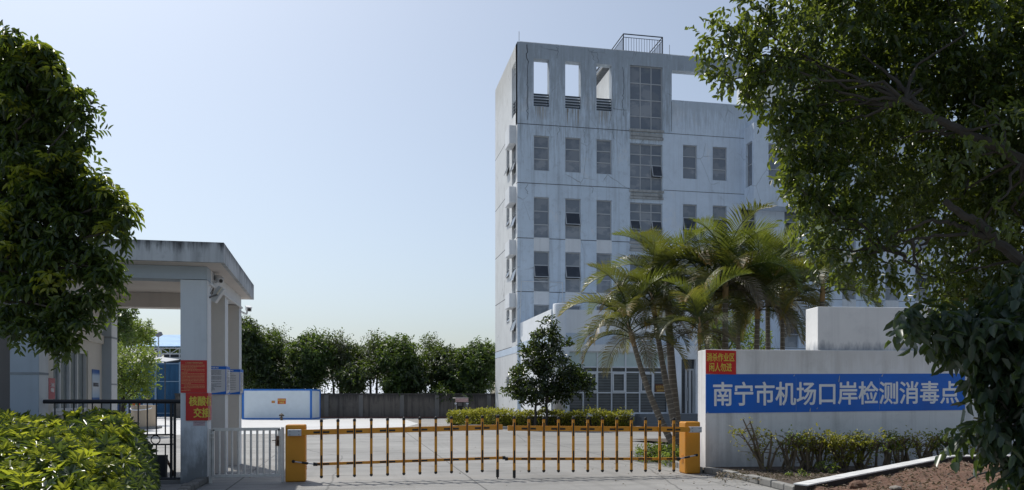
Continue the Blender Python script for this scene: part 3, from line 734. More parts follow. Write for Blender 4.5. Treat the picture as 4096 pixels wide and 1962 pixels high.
for uc in (622, 490, 360, 230):
    xc_ = on_y(uc, ry); zc_ = rz(1760); MB().tube([(xc_ + cos(a * pi / 9) * .073, ry, zc_ + sin(a * pi / 9) * .073) for a in range(19)], .01, 5).build("ring", M_irn, rl)
# kerb of the railing and planted bed
M_kerb = weathered("grey concrete kerb", (.27,.265,.25), (.1,.1,.09), .7, .3)
kb = thing("kerb_stone_row", "low rounded concrete kerb curving from the front pillar round the left hedge", "kerb", (-3, 13.5, 0))
kp = [gnd(832, 1928), gnd(800, 1940), gnd(755, 1965), gnd(705, 2010), gnd(660, 2080), gnd(640, 2250)]
M_kerbd = weathered("dark rough kerb", (.17,.165,.155), (.05,.052,.045), .9, .5)  # darker and rougher than the other kerb
m = MB(); rk = random.Random(8)
for a, b in zip(kp[:-1], kp[1:]):
    n = max(1, round((b - a).length / .4))
    for k in range(n):
        p, q = a.lerp(b, k / n + .012), a.lerp(b, (k + 1) / n - .012); h = .12 + rk.uniform(-.015, .015); m.bar((p.x, p.y, h / 2), (q.x, q.y, h / 2 + rk.uniform(-.008, .008)), .16, h)
m.build("kerb", M_kerbd, kb, bevel=.025)
m = MB(); m.box(LX1, 14.6, 0, PX0 - .003, 14.85, .06); m.build("footing", M_kerb, kb)

# ---- steel wicket gate
M_ss = plain("brushed stainless steel", (.74,.72,.69), .38, .35, var=.12, scale=8)
gt = thing("wicket_gate", "stainless steel wicket gate with vertical bars beside the front pillar", "gate", (-1.9, 14.55, 0))
gy = 14.55; gz = lambda v: zz(v, -1.9, gy); gu = lambda u: on_y(u, gy)
m = MB()
m.bar((gu(851), gy, gz(1718)), (gu(1120), gy, gz(1718)), .05); m.bar((gu(851), gy, gz(1903)), (gu(1120), gy, gz(1903)), .045)
for u in (852, 1118): m.bar((gu(u), gy, gz(1903)), (gu(u), gy, gz(1718)), .05)
m.build("leaf_frame", M_ss, gt)
for k in range(10):
    m = MB(); x = gu(878 + k * 25.2); m.tube([(x, gy, gz(1903)), (x, gy, gz(1718))], .019, 8); m.build("bar", M_ss, gt)
for u, vt, vb in ((842, 1716, 1937), (1131, 1711, 1929)):
    m = MB(); m.bar((gu(u), gy, 0), (gu(u), gy, gz(vt)), .05); m.build("post", M_ss, gt)
m = MB(); m.bar((gu(1108), gy - .03, gz(1785)), (gu(1112), gy - .03, gz(1745)), .05, .03); m.tube([(gu(1089), gy - .03, gz(1763)), (gu(1110), gy - .03, gz(1763))], .008, 6); m.bar((gu(1114), gy - .03, gz(1786)), (gu(1114), gy - .03, gz(1762)), .03); m.build("latch", plain("rusty latch", (.2,.12,.08), .6, .5), gt)
m = MB()
for v in (1735, 1750): m.bar((gu(840), gy - .03, gz(v)), (gu(856), gy - .03, gz(v)), .05, .02)
m.build("hinges", M_ss, gt)

# ================================================================ barrier gate
M_or = plain("amber yellow powder coat", (.66,.28,.015), .42, var=.07); M_blk = plain("black reflective tape", (.014,.013,.012), .45)
M_rub = plain("black rubber", (.012,.012,.013), .6); M_alu = plain("pale metal clamp", (.50,.53,.58), .38, .3)
def cabinet(x0, x1, y0, y1, h, label, hand):
    o = thing("barrier_cabinet", label, "barrier cabinet", ((x0+x1)/2, y0, 0), "amber boom barrier cabinets")
    m = MB(); m.box(x0, y0, 0, x1, y1, h); m.build("body", M_or, o, bevel=.03, seg=3)
    m = MB(); m.box(x0 + .02, y0 - .004, .12, x1 - .02, y0 - .001, h - .14); m.build("door_panel", M_or, o)
    m = MB(); sx = x0 if hand < 0 else x1
    for k in range(5): m.bar((sx - .004 if hand < 0 else sx + .004, y0 + .1, .22 + k * .035), (sx - .004 if hand < 0 else sx + .004, y0 + .2, .22 + k * .035), .014)
    m.build("vents", M_or, o); return o
by0 = 14.47
cabinet(-1.222, -.874, by0, by0 + .3, 1.006, "amber barrier cabinet next to the steel wicket gate", 1)
cabinet(6.245, 6.56, 14.55, 14.87, 1.01, "amber barrier cabinet against the white sign wall", -1)
def boom(hx, ex, zh, ze, us, label, cx, rot):
    """hx hinge side x, ex free end x; heights of the arm at both; posts hang at photo columns us"""
    y = 14.40; o = thing("boom_barrier", label, "boom barrier", (hx, y, 0), "amber barrier arms with hanging bars")
    sgn = 1 if ex > hx else -1; L = abs(ex - hx)
    za = lambda x: zh + (ze - zh) * (x - hx) / (ex - hx)
    zl0, zl1 = zh - .555, zh - .485
    zl = lambda x: zh - .56 + (ze - zh) * (x - hx) / (ex - hx) * 1.05
    ar = MB(); ar.bar((hx - sgn * .12, y, za(hx - sgn * .12)), (ex, y, za(ex)), .045, .088); ar = ar.build("arm", M_or, o)
    xs = [on_y(u, y) for u in us]; lx0 = xs[0] - sgn * .1 if abs(xs[0] - hx) < abs(xs[-1] - hx) else xs[-1] - sgn * .1
    xe = ex + sgn * .03
    lb = MB(); lb.bar((lx0, y, zl(lx0)), (xe, y, zl(xe)), .03, .05); lb = lb.build("lower_bar", M_or, o)
    cpm = MB(); cpm.tube([(lx0 - sgn * .04, y, zl(lx0)), (lx0 + sgn * .03, y, zl(lx0))], .032, 8); cpm.tube([(xe - sgn * .03, y, zl(xe)), (xe + sgn * .02, y, zl(xe))], .034, 8); cpm.build("end_cap", M_rub, lb)
    yy = y - .048
    order = sorted(xs, key=lambda q: abs(q - hx))
    for i, x in enumerate(order):
        zt_ = za(x) + .205; zb_ = za(x) - .782
        p = MB(); p.bar((x, yy + .013, zb_), (x, yy + .013, zt_), .046, .028); p = p.build("hanging_bar", M_or, o)
        MB().bar((x, yy - .003, za(x) - .13), (x, yy - .003, za(x) + .11), .024, .004).build("reflective_tape", M_blk, p); MB().bar((x, yy - .003, zl(x) - .075), (x, yy - .003, zl(x) + .155), .024, .004).build("reflective_tape", M_blk, p)
        MB().tube([(x, yy + .013, zt_ - .03), (x, yy + .013, zt_), (x, yy + .013, zt_ + .018), (x, yy + .013, zt_ + .026)], [.029, .029, .02, .004], 10).build("rubber_cap", M_rub, p); c = MB()
        last = i == len(order) - 1
        if last: c.tube([(x, yy + .013, zb_ + .02), (x, yy + .013, zb_ - .12), (x, yy + .013, zb_ - .125)], [.028, .028, .012], 8); c.tube([(x, yy + .013, zb_ - .12), (x, yy + .013, zb_ - .2)], .012, 6)
        else: c.tube([(x, yy + .013, zb_ + .02), (x, yy + .013, zb_ - .0), (x, yy + .013, zb_ - .018), (x, yy + .013, zb_ - .026)], [.029, .029, .02, .004], 10)
        c.build("rubber_cap", M_rub, p)
        if i % 2 == 0:
            for s in (-1, 1):
                a = x + s * .024; b = x + s * .135
                MB().bar((a, y - .0235, za(a) - .002), (b, y - .0235, za(b) - .002), .004, .034).build("reflective_tape", M_blk, ar); MB().bar((a, y - .017, zl(a)), (b, y - .017, zl(b)), .004, .028).build("reflective_tape", M_blk, lb)
    fl = MB(); fl.bar((hx - sgn * .12, y, za(hx - sgn * .12) + .047), (ex, y, za(ex) + .047), .05, .006); fl.build("rubber_edge", M_or, ar)
    cm = MB(); cm.box(min(cx), y - .055, zh - .055, max(cx), y + .04, zh + .055); cm = cm.build("clamp", M_alu, o, bevel=.008)
    bt = MB()
    for a in (min(cx) + .04, max(cx) - .04):
        for b in (-.03, .03): bt.tube([(a, y - .066, zh + b), (a, y - .05, zh + b)], .011, 8)
    bt.build("bolt", plain("zinc bolt", (.3,.32,.35), .4, .6), cm)
    s0 = Vector((rot[0], y - .03, rot[1])); s1 = Vector((lx0 - sgn * .02, y, zl(lx0)))
    sm = MB(); sm.tube([s0, s1], .011, 6); sm = sm.build("strut", M_alu, o)
    MB().tube([s0.lerp(s1, .4), s0.lerp(s1, .7)], .02, 8).build("strut_sleeve", M_rub, sm); sb = MB(); sb.ball(s0, .03, 8); sb.tube([s0, s0 + Vector((0, .1, 0))], .015, 6); sb.build("strut_pivot", M_rub, sm)
    return o
ul = [1286,1352,1418,1485,1550,1615,1679,1742.5,1805,1867,1928,1989]
ur = [2055.5,2114,2173.5,2232,2291,2349,2407.6,2465,2523,2579.6,2636,2692.5]
cy = 14.40
boom(on_y(1206, cy), on_y(2010, cy), .868, .935, ul, "longer raised amber barrier arm pivoting beside the wicket gate", (on_y(1151, cy), on_y(1206, cy)), (on_y(1174, cy), zz(1846, -1.0, cy)))
boom(on_y(2757, cy), on_y(2031, cy), .865, .915, ur, "amber barrier arm pivoting beside the white sign wall", (on_y(2757, cy), on_y(2803, cy)), (on_y(2784, cy), zz(1821, 6.4, cy)))

# ================================================================ sign wall
WA = at(2822, V0, 16.0); WA.z = 0
wd = Vector((cos(radians(-6.5)), sin(radians(-6.5)), 0)); wi = Vector((-wd.y, wd.x, 0))
PLS = (WA, wd, wi)
def on_s(u):
    k = (u - U0) / F; a0 = WA.x * CT - WA.y * ST; d0 = WA.x * ST + WA.y * CT; aw = wd.x * CT - wd.y * ST; dw = wd.x * ST + wd.y * CT
    return (k * d0 - a0) / (aw - k * dw)
def sz(u, v): p = WA + wd * on_s(u); return zz(v, p.x, p.y)
M_sign = weathered("sign wall white paint", (.87,.87,.865), (.34,.33,.31), .42, .5, patch=(.76,.76,.75), top=(1.75, 2.5, .3, (.58,.55,.5)), base=(0, .9, .45, (.3,.31,.33)))
M_sign2 = weathered("upper wall white paint", (.87,.87,.86), (.25,.27,.3), .25, .25, base=(2.4, 2.72, .75, (.17,.2,.25)))
sw = thing("sign_wall", "long white painted boundary wall with taller stepped block behind a blue banner", "wall", WA)
m = MB(); m.boxP(PLS, 0, 11.5, 0, 2.44, 0, .5); m.build("lower_wall", M_sign, sw, bevel=.012)
s2 = on_s(3277); m = MB(); m.boxP(PLS, s2, 11.5, 2.0, zz(1226, *(WA + wd * s2).xy), .06, .62); m.boxP(PLS, s2 + .003, 11.49, 0, 2.0, .505, .615); m.build("upper_wall", M_sign2, sw, bevel=.012)
bn = thing("blue_banner", "long blue banner with large white characters across the white sign wall", "banner", WA + wd * 2 + Vector((0,0,1.3)))
O_, S_, I_ = PLS
BP = lambda u, v: (on_s(u), sz(u, v))
q = [BP(2820.5, 1654), BP(3859, 1641), BP(3859, 1495), BP(2820.5, 1498)]; q[0] = (max(.005, q[0][0]), q[0][1]); q[3] = (max(.005, q[3][0]), q[3][1])
m = MB(); m.hexa([O_ + S_ * q[i][0] + I_ * d + Vector((0,0,q[i][1])) for (i, d) in ((0,-.008),(1,-.008),(1,-.001),(0,-.001),(3,-.008),(2,-.008),(2,-.001),(3,-.001))]); m.build("panel", M_blue, bn)
vs, fs = text_mb("南宁市机场口岸检测消毒点", .002, .998, .02, .98, 0)
c0, c1, c2_, c3_ = BP(2851, 1626), BP(3836, 1615), BP(3836, 1524), BP(2851, 1528)
def bil(a, b): return tuple((c0[i]*(1-a)*(1-b) + c1[i]*a*(1-b) + c2_[i]*a*b + c3_[i]*(1-a)*b) for i in (0, 1))
m = MB()
for k, (p, q_) in enumerate(((0,0),(1,0),(-1,0),(0,1),(0,-1),(.7,.7),(-.7,.7),(.7,-.7),(-.7,-.7))): m.add([O_ + S_ * (bil(a, b)[0] + p * .009) + I_ * (-.0105 - .00022 * k) + Vector((0,0,bil(a, b)[1] + q_ * .008)) for a, b in vs], fs)
m.build("lettering", M_white, bn)
m = MB(); r_ = random.Random(4)
for u, v0_, v1_, w_ in ((3357, 1502, 1530, 3), (3530, 1497, 1508, 3), (3240, 1632, 1648, 4), (3270, 1630, 1638, 2), (3178, 1499, 1507, 2), (2830, 1648, 1653, 5), (3517, 1512, 1640, .8), (3183, 1510, 1645, .6)):
    a, b = BP(u, v0_), BP(u + r_.uniform(-6, 3) if w_ > 1 else u, v1_); k = w_ * .005
    m.add([O_ + S_ * x + I_ * -.0135 + Vector((0,0,z)) for x, z in ((a[0], a[1]), (a[0] + k * .6, a[1] - .01), (b[0] + k, b[1]), (b[0] - k * .5, b[1] + .01))], [(0,1,2,3)])
m.build("torn_patches", plain("torn vinyl edge", (.38,.45,.55), .7), bn)
rsn = thing("red_warning_sign", "small red sign with yellow characters at the sign wall's top corner", "sign", WA + Vector((.1,0,1.9)))
q = [BP(2819, 1496), BP(2943, 1499), BP(2943, 1405), BP(2819, 1400)]
for i in (0, 3): q[i] = (.004, q[i][1])
m = MB(); m.hexa([O_ + S_ * q[i][0] + I_ * d + Vector((0,0,q[i][1])) for (i, d) in ((0,-.017),(1,-.017),(1,-.0095),(0,-.0095),(3,-.017),(2,-.017),(2,-.0095),(3,-.0095))]); m.build("panel", plain("bright red vinyl", (.62,.022,.018), .45, var=.06), rsn)
m = MB()
for body, ua, ub, va, vb in (("消杀作业区", 2825, 2937, 1447, 1413), ("闲人勿进", 2835.5, 2926, 1487, 1452)): put_text(m, PLS, body, on_s(ua), on_s(ub), sz(2880, va), sz(2880, vb), d=-.0195, bold=.016)
m.build("lettering", M_yel, rsn)

# ================================================================ foliage
def unit(a): return a / (np.linalg.norm(a, axis=-1, keepdims=True) + 1e-9)
HEX = (np.array([(0,0,0),(.3,.5,.12),(.7,.42,.05),(1,0,-.16),(.7,-.42,.05),(.3,-.5,.12)]), [(0,3,2,1),(0,5,4,3)])
DIA = (np.array([(0,0,0),(.45,.5,.1),(1,0,-.1),(.45,-.5,.1)]), [(0,2,1),(0,3,2)])
def leaves(name, P, D, Nn, L, W, mat, parent, tpl=HEX):
    """every leaf a small folded blade of its own"""
    tv, tf = tpl; n = len(P)
    D = unit(D); S = unit(np.cross(Nn, D)); U = np.cross(D, S)
    L = np.broadcast_to(L, (n,)); W = np.broadcast_to(W, (n,))
    V = (P[:,None,:] + tv[None,:,0,None] * (D * L[:,None])[:,None,:] + tv[None,:,1,None] * (S * W[:,None])[:,None,:] + tv[None,:,2,None] * (U * L[:,None])[:,None,:])
    off = np.array(LOC[parent.name]) if parent is not None else np.zeros(3)
    V = (V - off).reshape(-1, 3).astype(np.float32); k = len(tv)
    me = bpy.data.meshes.new(name); me.vertices.add(n * k); me.vertices.foreach_set('co', V.ravel())
    fl = np.array([i for f in tf for i in f]); ln = [len(f) for f in tf]
    me.loops.add(n * len(fl)); me.loops.foreach_set('vertex_index', (fl[None,:] + (np.arange(n) * k)[:,None]).ravel().astype(np.int32))
    me.polygons.add(n * len(tf)); st = np.concatenate([[0], np.cumsum(ln)[:-1]])
    me.polygons.foreach_set('loop_start', (st[None,:] + (np.arange(n) * len(fl))[:,None]).ravel().astype(np.int32))
    me.update(calc_edges=True); me.materials.append(mat)
    o = bpy.data.objects.new(name, me); COL.objects.link(o); o.parent = parent
    LOC[o.name] = Vector(off); return o
def rdir(n): return unit(RNG.normal(size=(n, 3)))
UP = np.array([0., 0., 1.])
def sprays(clumps, n, m, ls, out=.6, droop=.35, up=.2, shell=.5, spread=.8):
    """twigs scattered through ellipsoidal clumps; returns leaf bases, directions and normals"""
    c = np.array([list(k[0]) for k in clumps], float); r = np.array([list(k[1]) if hasattr(k[1], '__len__') else [k[1]]*3 for k in clumps], float)
    wgt = np.prod(r, 1) ** (2/3) * np.array([k[2] if len(k) > 2 else 1. for k in clumps]); idx = RNG.choice(len(c), n, p=wgt / wgt.sum())
    d = rdir(n); rad = RNG.uniform(shell ** 2, 1, n) ** .5; p = c[idx] + d * r[idx] * rad[:,None]
    sd = unit(d * out + rdir(n) * .6 + UP * (up - droop))
    t = np.linspace(.05, 1, m)[None,:,None]
    pts = p[:,None,:] + sd[:,None,:] * t * ls + UP * (-droop * ls * .5) * t ** 2
    side = unit(np.cross(sd, rdir(n)))[:,None,:] * np.where(np.arange(m) % 2 == 0, 1., -1.)[None,:,None]
    ld = unit(sd[:,None,:] * .55 + side * spread + RNG.normal(size=(n, m, 3)) * .25 - UP * droop * .9)
    nn = unit(UP * 1.0 + RNG.normal(size=(n, m, 3)) * .55 + d[:,None,:] * .35)
    return pts.reshape(-1, 3), ld.reshape(-1, 3), nn.reshape(-1, 3)
def limb(m, a, b, r0, r1, wob=.1, n=6, sides=7, rnd=random):
    a = Vector(a); b = Vector(b); L = (b - a).length; pts = []
    for i in range(n + 1):
        t = i / n; p = a.lerp(b, t)
        if 0 < i < n: p += Vector((rnd.uniform(-1,1), rnd.uniform(-1,1), rnd.uniform(-.6,.6))) * wob * L * .25
        pts.append(p)
    m.tube(pts, [r0 + (r1 - r0) * i / n for i in range(n + 1)], sides); return pts
def whorls(clumps, n, K, ls, droop=.5, shell=.55, outw=.55):
    c = np.array([list(k[0]) for k in clumps], float); r = np.array([list(k[1]) for k in clumps], float)
    wgt = np.prod(r, 1) ** (2/3); idx = RNG.choice(len(c), n, p=wgt / wgt.sum()); d = rdir(n); d[:,2] = np.where(RNG.random(n) < .6, np.abs(d[:,2]), d[:,2])
    p = c[idx] + d * r[idx] * (RNG.uniform(shell ** 2, 1, n) ** .5)[:,None]; ax = unit(UP * .9 + d * outw + RNG.normal(size=(n, 3)) * .3)
    A = unit(np.cross(ax, RNG.normal(size=(n, 3)))); B = np.cross(ax, A); az = (np.arange(K) * 2 * pi / K)[None,:] + RNG.uniform(0, 6.28, (n, 1)) + RNG.normal(0, .2, (n, K))
    rad = A[:,None,:] * np.cos(az)[:,:,None] + B[:,None,:] * np.sin(az)[:,:,None]
    ld = unit(rad + ax[:,None,:] * RNG.uniform(-.35, .45, (n, K, 1)) - UP * droop * RNG.uniform(.6, 1.5, (n, K, 1))); nn = unit(ax[:,None,:] + rad * .7 + RNG.normal(size=(n, K, 3)) * .15)
    P = p[:,None,:] + rad * .02 + d[:,None,:] * (RNG.uniform(0, ls, (n, K, 1)))
    return P.reshape(-1, 3), ld.reshape(-1, 3), nn.reshape(-1, 3), np.repeat(RNG.uniform(.8, 1.2, n), K)
M_bark = plain("grey brown bark", (.045,.039,.032), .9, var=.35, scale=7, bump=.6); M_barkd = plain("dark bark", (.06,.052,.045), .9, var=.3, scale=8, bump=.5)
M_lfdark = leafmat("dark broad leaves", [(.014,.032,.014), (.022,.05,.016), (.04,.078,.02), (.085,.125,.025)], .42, .34, (.5,.6,.06))
M_lfnewlit = leafmat("new leaves with sunlight in the colour", [(.09,.13,.02), (.18,.21,.025), (.30,.31,.03)], .45, .35, (.6,.7,.05))  # young leaves, with the sunlight on the crown tops put into the colour
M_lffig = leafmat("glossy fig leaves", [(.010,.024,.012), (.016,.036,.014), (.026,.052,.016), (.06,.095,.02)], .34, .3, (.5,.62,.06))
M_lfmag = leafmat("blackish glossy leaves", [(.008,.018,.010), (.014,.028,.013), (.034,.05,.02)], .2, .26)
M_lfleft = leafmat("drooping compound leaves", [(.014,.03,.014), (.022,.046,.016), (.04,.072,.02), (.10,.13,.022)], .34)
M_lfhedge = leafmat("bright hedge leaves", [(.014,.032,.014), (.022,.05,.016), (.035,.07,.02), (.055,.10,.022)], .3, .28, (.45,.6,.05))
M_lfbright = leafmat("young hedge leaves with sunlight in the colour", [(.15,.21,.02), (.27,.33,.03), (.42,.43,.04)], .48, .3, (.75,.8,.06))  # young leaves, with sunlight on the hedge top put into the colour
M_lfyel = leafmat("yellow green hedge leaves", [(.12,.15,.025), (.24,.25,.03), (.36,.33,.04), (.09,.11,.022)], .4, .5, (.6,.6,.06))
M_lfbig = leafmat("large dull leaves", [(.016,.034,.024), (.026,.05,.034), (.04,.07,.05), (.03,.055,.03)], .22, .36)
M_lffar = leafmat("far evergreen leaves", [(.012,.026,.013), (.02,.042,.017), (.032,.06,.022)], .25, .5)
M_lfgrn = leafmat("far fresh green leaves", [(.014,.034,.012), (.026,.06,.016), (.05,.10,.024)], .3, .5)
M_lfoliv = leafmat("far grey olive leaves", [(.045,.055,.042), (.065,.074,.055), (.095,.10,.07)], .25, .5)
M_lfyard = leafmat("light yard tree leaves", [(.05,.09,.02), (.08,.14,.025), (.13,.2,.035)], .42, .5, (.5,.62,.08))

def px_clumps(lst, D, dd=.5, cut=0):
    out = []
    for u, v, ru, rv, *k in lst:
        ru = max(18, ru - cut); rv = max(18, rv - cut)
        d = D + (k[0] if k else 0); s = d / F; p = at(u, v, d)
        out.append((p, (ru * s, (ru + rv) / 2 * s * dd * 2, rv * s), k[1] if len(k) > 1 else 1.))
    return out

# ---- left tree overhanging the hedge
def left_tree():
    D = 6.4; tr = thing("broadleaf_tree", "dark drooping broadleaf tree overhanging the gatehouse and left hedge", "tree", gnd(-560, 1590 + 4752 / D))
    cl = [(30,260,90,90), (110,350,110,110), (60,430,150,150,.3), (215,460,80,100), (150,570,150,90,.2), (40,700,200,150,.4), (270,560,50,55), (250,750,110,80,.1), (350,830,90,70),
          (200,880,180,150,.1), (400,900,90,80), (60,1020,200,150,.2), (280,1040,140,110), (130,1180,140,90), (370,1110,60,70), (330,1220,60,50), (230,1270,90,60), (40,1260,80,50), (-60,600,150,300,.4), (-60,1000,150,250,.4)]
    rim = [(60,170,34,24), (130,205,30,26), (180,225,30,24), (205,285,28,26), (235,345,32,28), (285,390,32,26), (325,450,28,26), (335,520,26,28), (310,590,26,26), (280,650,36,22), (250,660,50,26), (385,740,34,24), (440,800,34,26), (490,850,34,24), (505,900,28,24), (470,960,34,26), (400,1020,34,26), (370,1180,30,34), (290,1250,34,30), (200,1320,36,26), (110,1310,36,24), (20,1330,36,24), (430,1080,34,30), (425,1130,34,36), (400,1220,34,30), (340,1300,36,26), (270,1365,34,22), (170,1375,32,18), (235,1390,26,16), (60,420,50,30), (180,770,60,30), (100,640,50,26), (290,900,50,30), (160,1000,50,30)]
    cl = px_clumps(cl, D, .55, 24) + px_clumps(rim, D - .15, .8, 4)
    P, Dr, Nn, sc_ = whorls(cl, 3300, 8, .06, .6)
    leaves("crown", P, Dr, Nn, RNG.uniform(.056, .096, len(P)) * sc_, RNG.uniform(.02, .032, len(P)) * sc_, M_lfleft, tr)
    top_c = px_clumps([(60,185,60,26), (140,215,40,22), (180,230,34,20), (215,300,30,24), (280,380,36,20), (60,420,50,18), (200,650,60,24), (300,650,40,22), (110,700,50,24), (390,740,44,26), (450,790,36,26), (500,860,34,24), (60,1000,50,20), (210,1130,60,22), (430,930,34,26), (20,860,40,30)], D - .2, .8)
    P, Dr, Nn, sc_ = whorls(top_c, 95, 8, .05, .35); leaves("sunlit_new_leaves", P, Dr, Nn, RNG.uniform(.055, .09, len(P)) * sc_, RNG.uniform(.02, .03, len(P)) * sc_, M_lfnewlit, tr)
    P, Dr, Nn = sprays(px_clumps(rim, D - .1, .8, 0), 210, 9, .13, 1.0, .35, .25, .9, .8); leaves("outer_sprays", P, Dr, Nn, RNG.uniform(.045, .08, len(P)), RNG.uniform(.017, .026, len(P)), M_lfleft, tr)
    m = MB(); b = LOC[tr.name]; top = at(-120, 700, D + .4); limb(m, b, top, .12, .05, .1)
    for c in cl[::2]: limb(m, top.lerp(b, RNG.uniform(.05, .4)), c[0], .018, .006, .25)
    m.build("trunk", M_barkd, tr)
left_tree()
# ---- right tree
def right_tree():
    D = 9.2; tr = thing("leaning_fig_tree", "large leaning tree with small glossy leaves filling the upper right", "tree", gnd(4560, 1590 + 4752 / D))
    cl = [(2990,60,130,90), (3130,150,190,140), (2880,165,75,55), (2810,150,38,30), (2850,260,55,45,0,.5), (2980,270,130,90), (3150,330,180,130), (3350,120,220,200,.3), (3150,440,90,80), (3110,450,45,34), (3240,530,150,120), (3190,590,80,55), (3400,420,200,180,.5), (3245,700,115,85), (3165,720,50,40,0,.6), (3330,720,180,140,.2), (3300,870,130,90), (3450,900,150,110), (3420,1040,95,80), (3520,1090,60,70), (3290,1000,55,60,0,.5), (3560,760,160,130,.6),
          (3600,250,240,220,.4), (3850,150,250,220,.2), (3650,560,200,160,1.0,.7), (3880,480,220,170,.9,.7), (3800,800,190,150,1.1,.8), (3980,720,180,160,1.0), (3700,960,120,90,.9,.5), (4150,300,250,300), (4250,700,220,250), (3640,1100,80,60,.3,.6), (3900,1060,150,120,.9), (3500,-120,350,150), (3950,-150,400,160), (4400,100,300,400), (3560,250,330,260,1.8,.5), (3850,560,330,300,1.9,.5), (4100,850,260,250,1.7,.7), (3400,620,220,200,1.5,.5), (3780,1140,110,70,.6), (3930,1190,150,90,.7), (4080,1080,150,150,.9), (3700,1050,70,50,.4,.5), (4000,500,160,90,-.9,.5), (3800,620,130,70,-.9,.4), (3980,860,120,60,-.9,.4), (3650,470,90,60,-.8,.5)]  # big clumps set well behind are added to block sun inside the crown
    cl = px_clumps(cl, D, .6, 18)
    P, Dr, Nn = sprays(cl, 7300, 8, .2, .6, .5, .2, .55, .9)
    leaves("crown", P, Dr, Nn, RNG.uniform(.062, .105, len(P)), RNG.uniform(.03, .05, len(P)), M_lffig, tr)
    m = MB(); b = LOC[tr.name]
    def chain(pts, r0, r1):
        pts = [at(u, v, d) for u, v, d in pts]; n = len(pts); fine = []
        for i in range(n - 1):
            for k in range(5): fine.append(pts[i].lerp(pts[i+1], k / 5) + Vector((random.uniform(-1,1), random.uniform(-1,1), random.uniform(-1,1))) * .014)
        fine.append(pts[-1]); m.tube(fine, [r0 + (r1 - r0) * i / (len(fine) - 1) for i in range(len(fine))], 8); return pts
    fork = (4480, 1150, 8.9)
    m.tube([b, at(4540, 1700, 9.1), at(*fork)], [.2, .18, .14], 10)
    chain([fork, (4250, 760, 8.6), (4090, 640, 8.5), (3960, 575, 8.5), (3830, 520, 8.5), (3710, 455, 8.5), (3620, 405, 8.5), (3540, 390, 8.6), (3420, 420, 8.8)], .078, .011)
    chain([(3700, 455, 8.5), (3640, 380, 8.6), (3560, 300, 8.8), (3450, 220, 9)], .035, .008)
    chain([fork, (4200, 1110, 8.5), (4090, 1050, 8.4), (3990, 970, 8.4), (3930, 900, 8.4), (3850, 860, 8.4), (3780, 805, 8.4)], .075, .032)
    chain([(3985, 965, 8.4), (3900, 935, 8.45), (3850, 905, 8.5), (3795, 892, 8.5)], .038, .018)
    chain([(3800, 890, 8.5), (3720, 880, 8.6), (3600, 930, 8.8), (3530, 970, 9)], .022, .008)
    chain([(3900, 935, 8.45), (3760, 940, 8.6), (3650, 960, 8.8), (3540, 1000, 9)], .022, .007)
    for a, c in (((4020, 590, 8.5), (3970, 400, 8.7)), ((3880, 545, 8.5), (3700, 520, 8.8)), ((3990, 600, 8.5), (3800, 670, 8.8)), ((3800, 510, 8.5), (3560, 560, 9)), ((3960, 575, 8.5), (3900, 380, 8.8)), ((3650, 960, 8.8), (3680, 1150, 9)), ((3720, 950, 8.7), (3640, 1060, 9)), ((3940, 960, 8.5), (3830, 1060, 8.8)), ((4080, 1045, 8.4), (3800, 1090, 8.9))):
        limb(m, at(*a), at(*c), .02, .005, .3, 6, 5)
    for c in cl[::2]:
        q = Vector(c[0]); j = min(((at(3620, 405, 8.5) - q).length, at(3620, 405, 8.5)), ((at(3830, 520, 8.5) - q).length, at(3830, 520, 8.5)), ((at(3540, 1000, 9) - q).length, at(3540, 1000, 9)), ((at(4090, 640, 8.5) - q).length, at(4090, 640, 8.5)), key=lambda k: k[0])
        limb(m, j[1], q, .02, .006, .3, 6, 5)
    m.build("trunk", M_bark, tr)
    # sapling with large leaves beneath it
    D = 8.2; s = thing("large_leaved_sapling", "dark sapling with large drooping leaves in front of the sign wall's right end", "tree", gnd(4230, 1590 + 4752 / D))
    cl = [(3560,1235,95,40), (3660,1260,110,65), (3800,1290,150,110), (3760,1430,80,60,0,.7), (3850,1450,130,90), (3980,1330,150,190), (3960,1560,170,130), (3800,1590,90,70), (3760,1690,55,55,0,.5), (3900,1720,110,90), (4060,1750,90,170), (4100,1450,150,250), (4040,1900,60,90), (4250,1600,200,350), (3760,1530,60,50,0,.6), (4000,1150,140,110)]
    cl = [(c[0] + (70 if c[1] < 1300 else 160 if 1400 < c[1] < 1640 else 130 if c[0] < 3900 else 30),) + c[1:] for c in cl]; cl = px_clumps(cl, D, .7, 42)
    P, Dr, Nn = sprays(cl, 600, 7, .26, .7, .75, .1, .25, .9)
    leaves("crown", P, Dr, Nn, RNG.uniform(.13, .21, len(P)), RNG.uniform(.06, .095, len(P)), M_lfbig, s)
    m = MB(); b = LOC[s.name]; q = at(4180, 1500, D); limb(m, b, q, .05, .035)
    for c in cl: limb(m, q.lerp(b, random.uniform(0, .4)), c[0], .016, .005, .2)
    m.build("trunk", M_barkd, s)
right_tree()

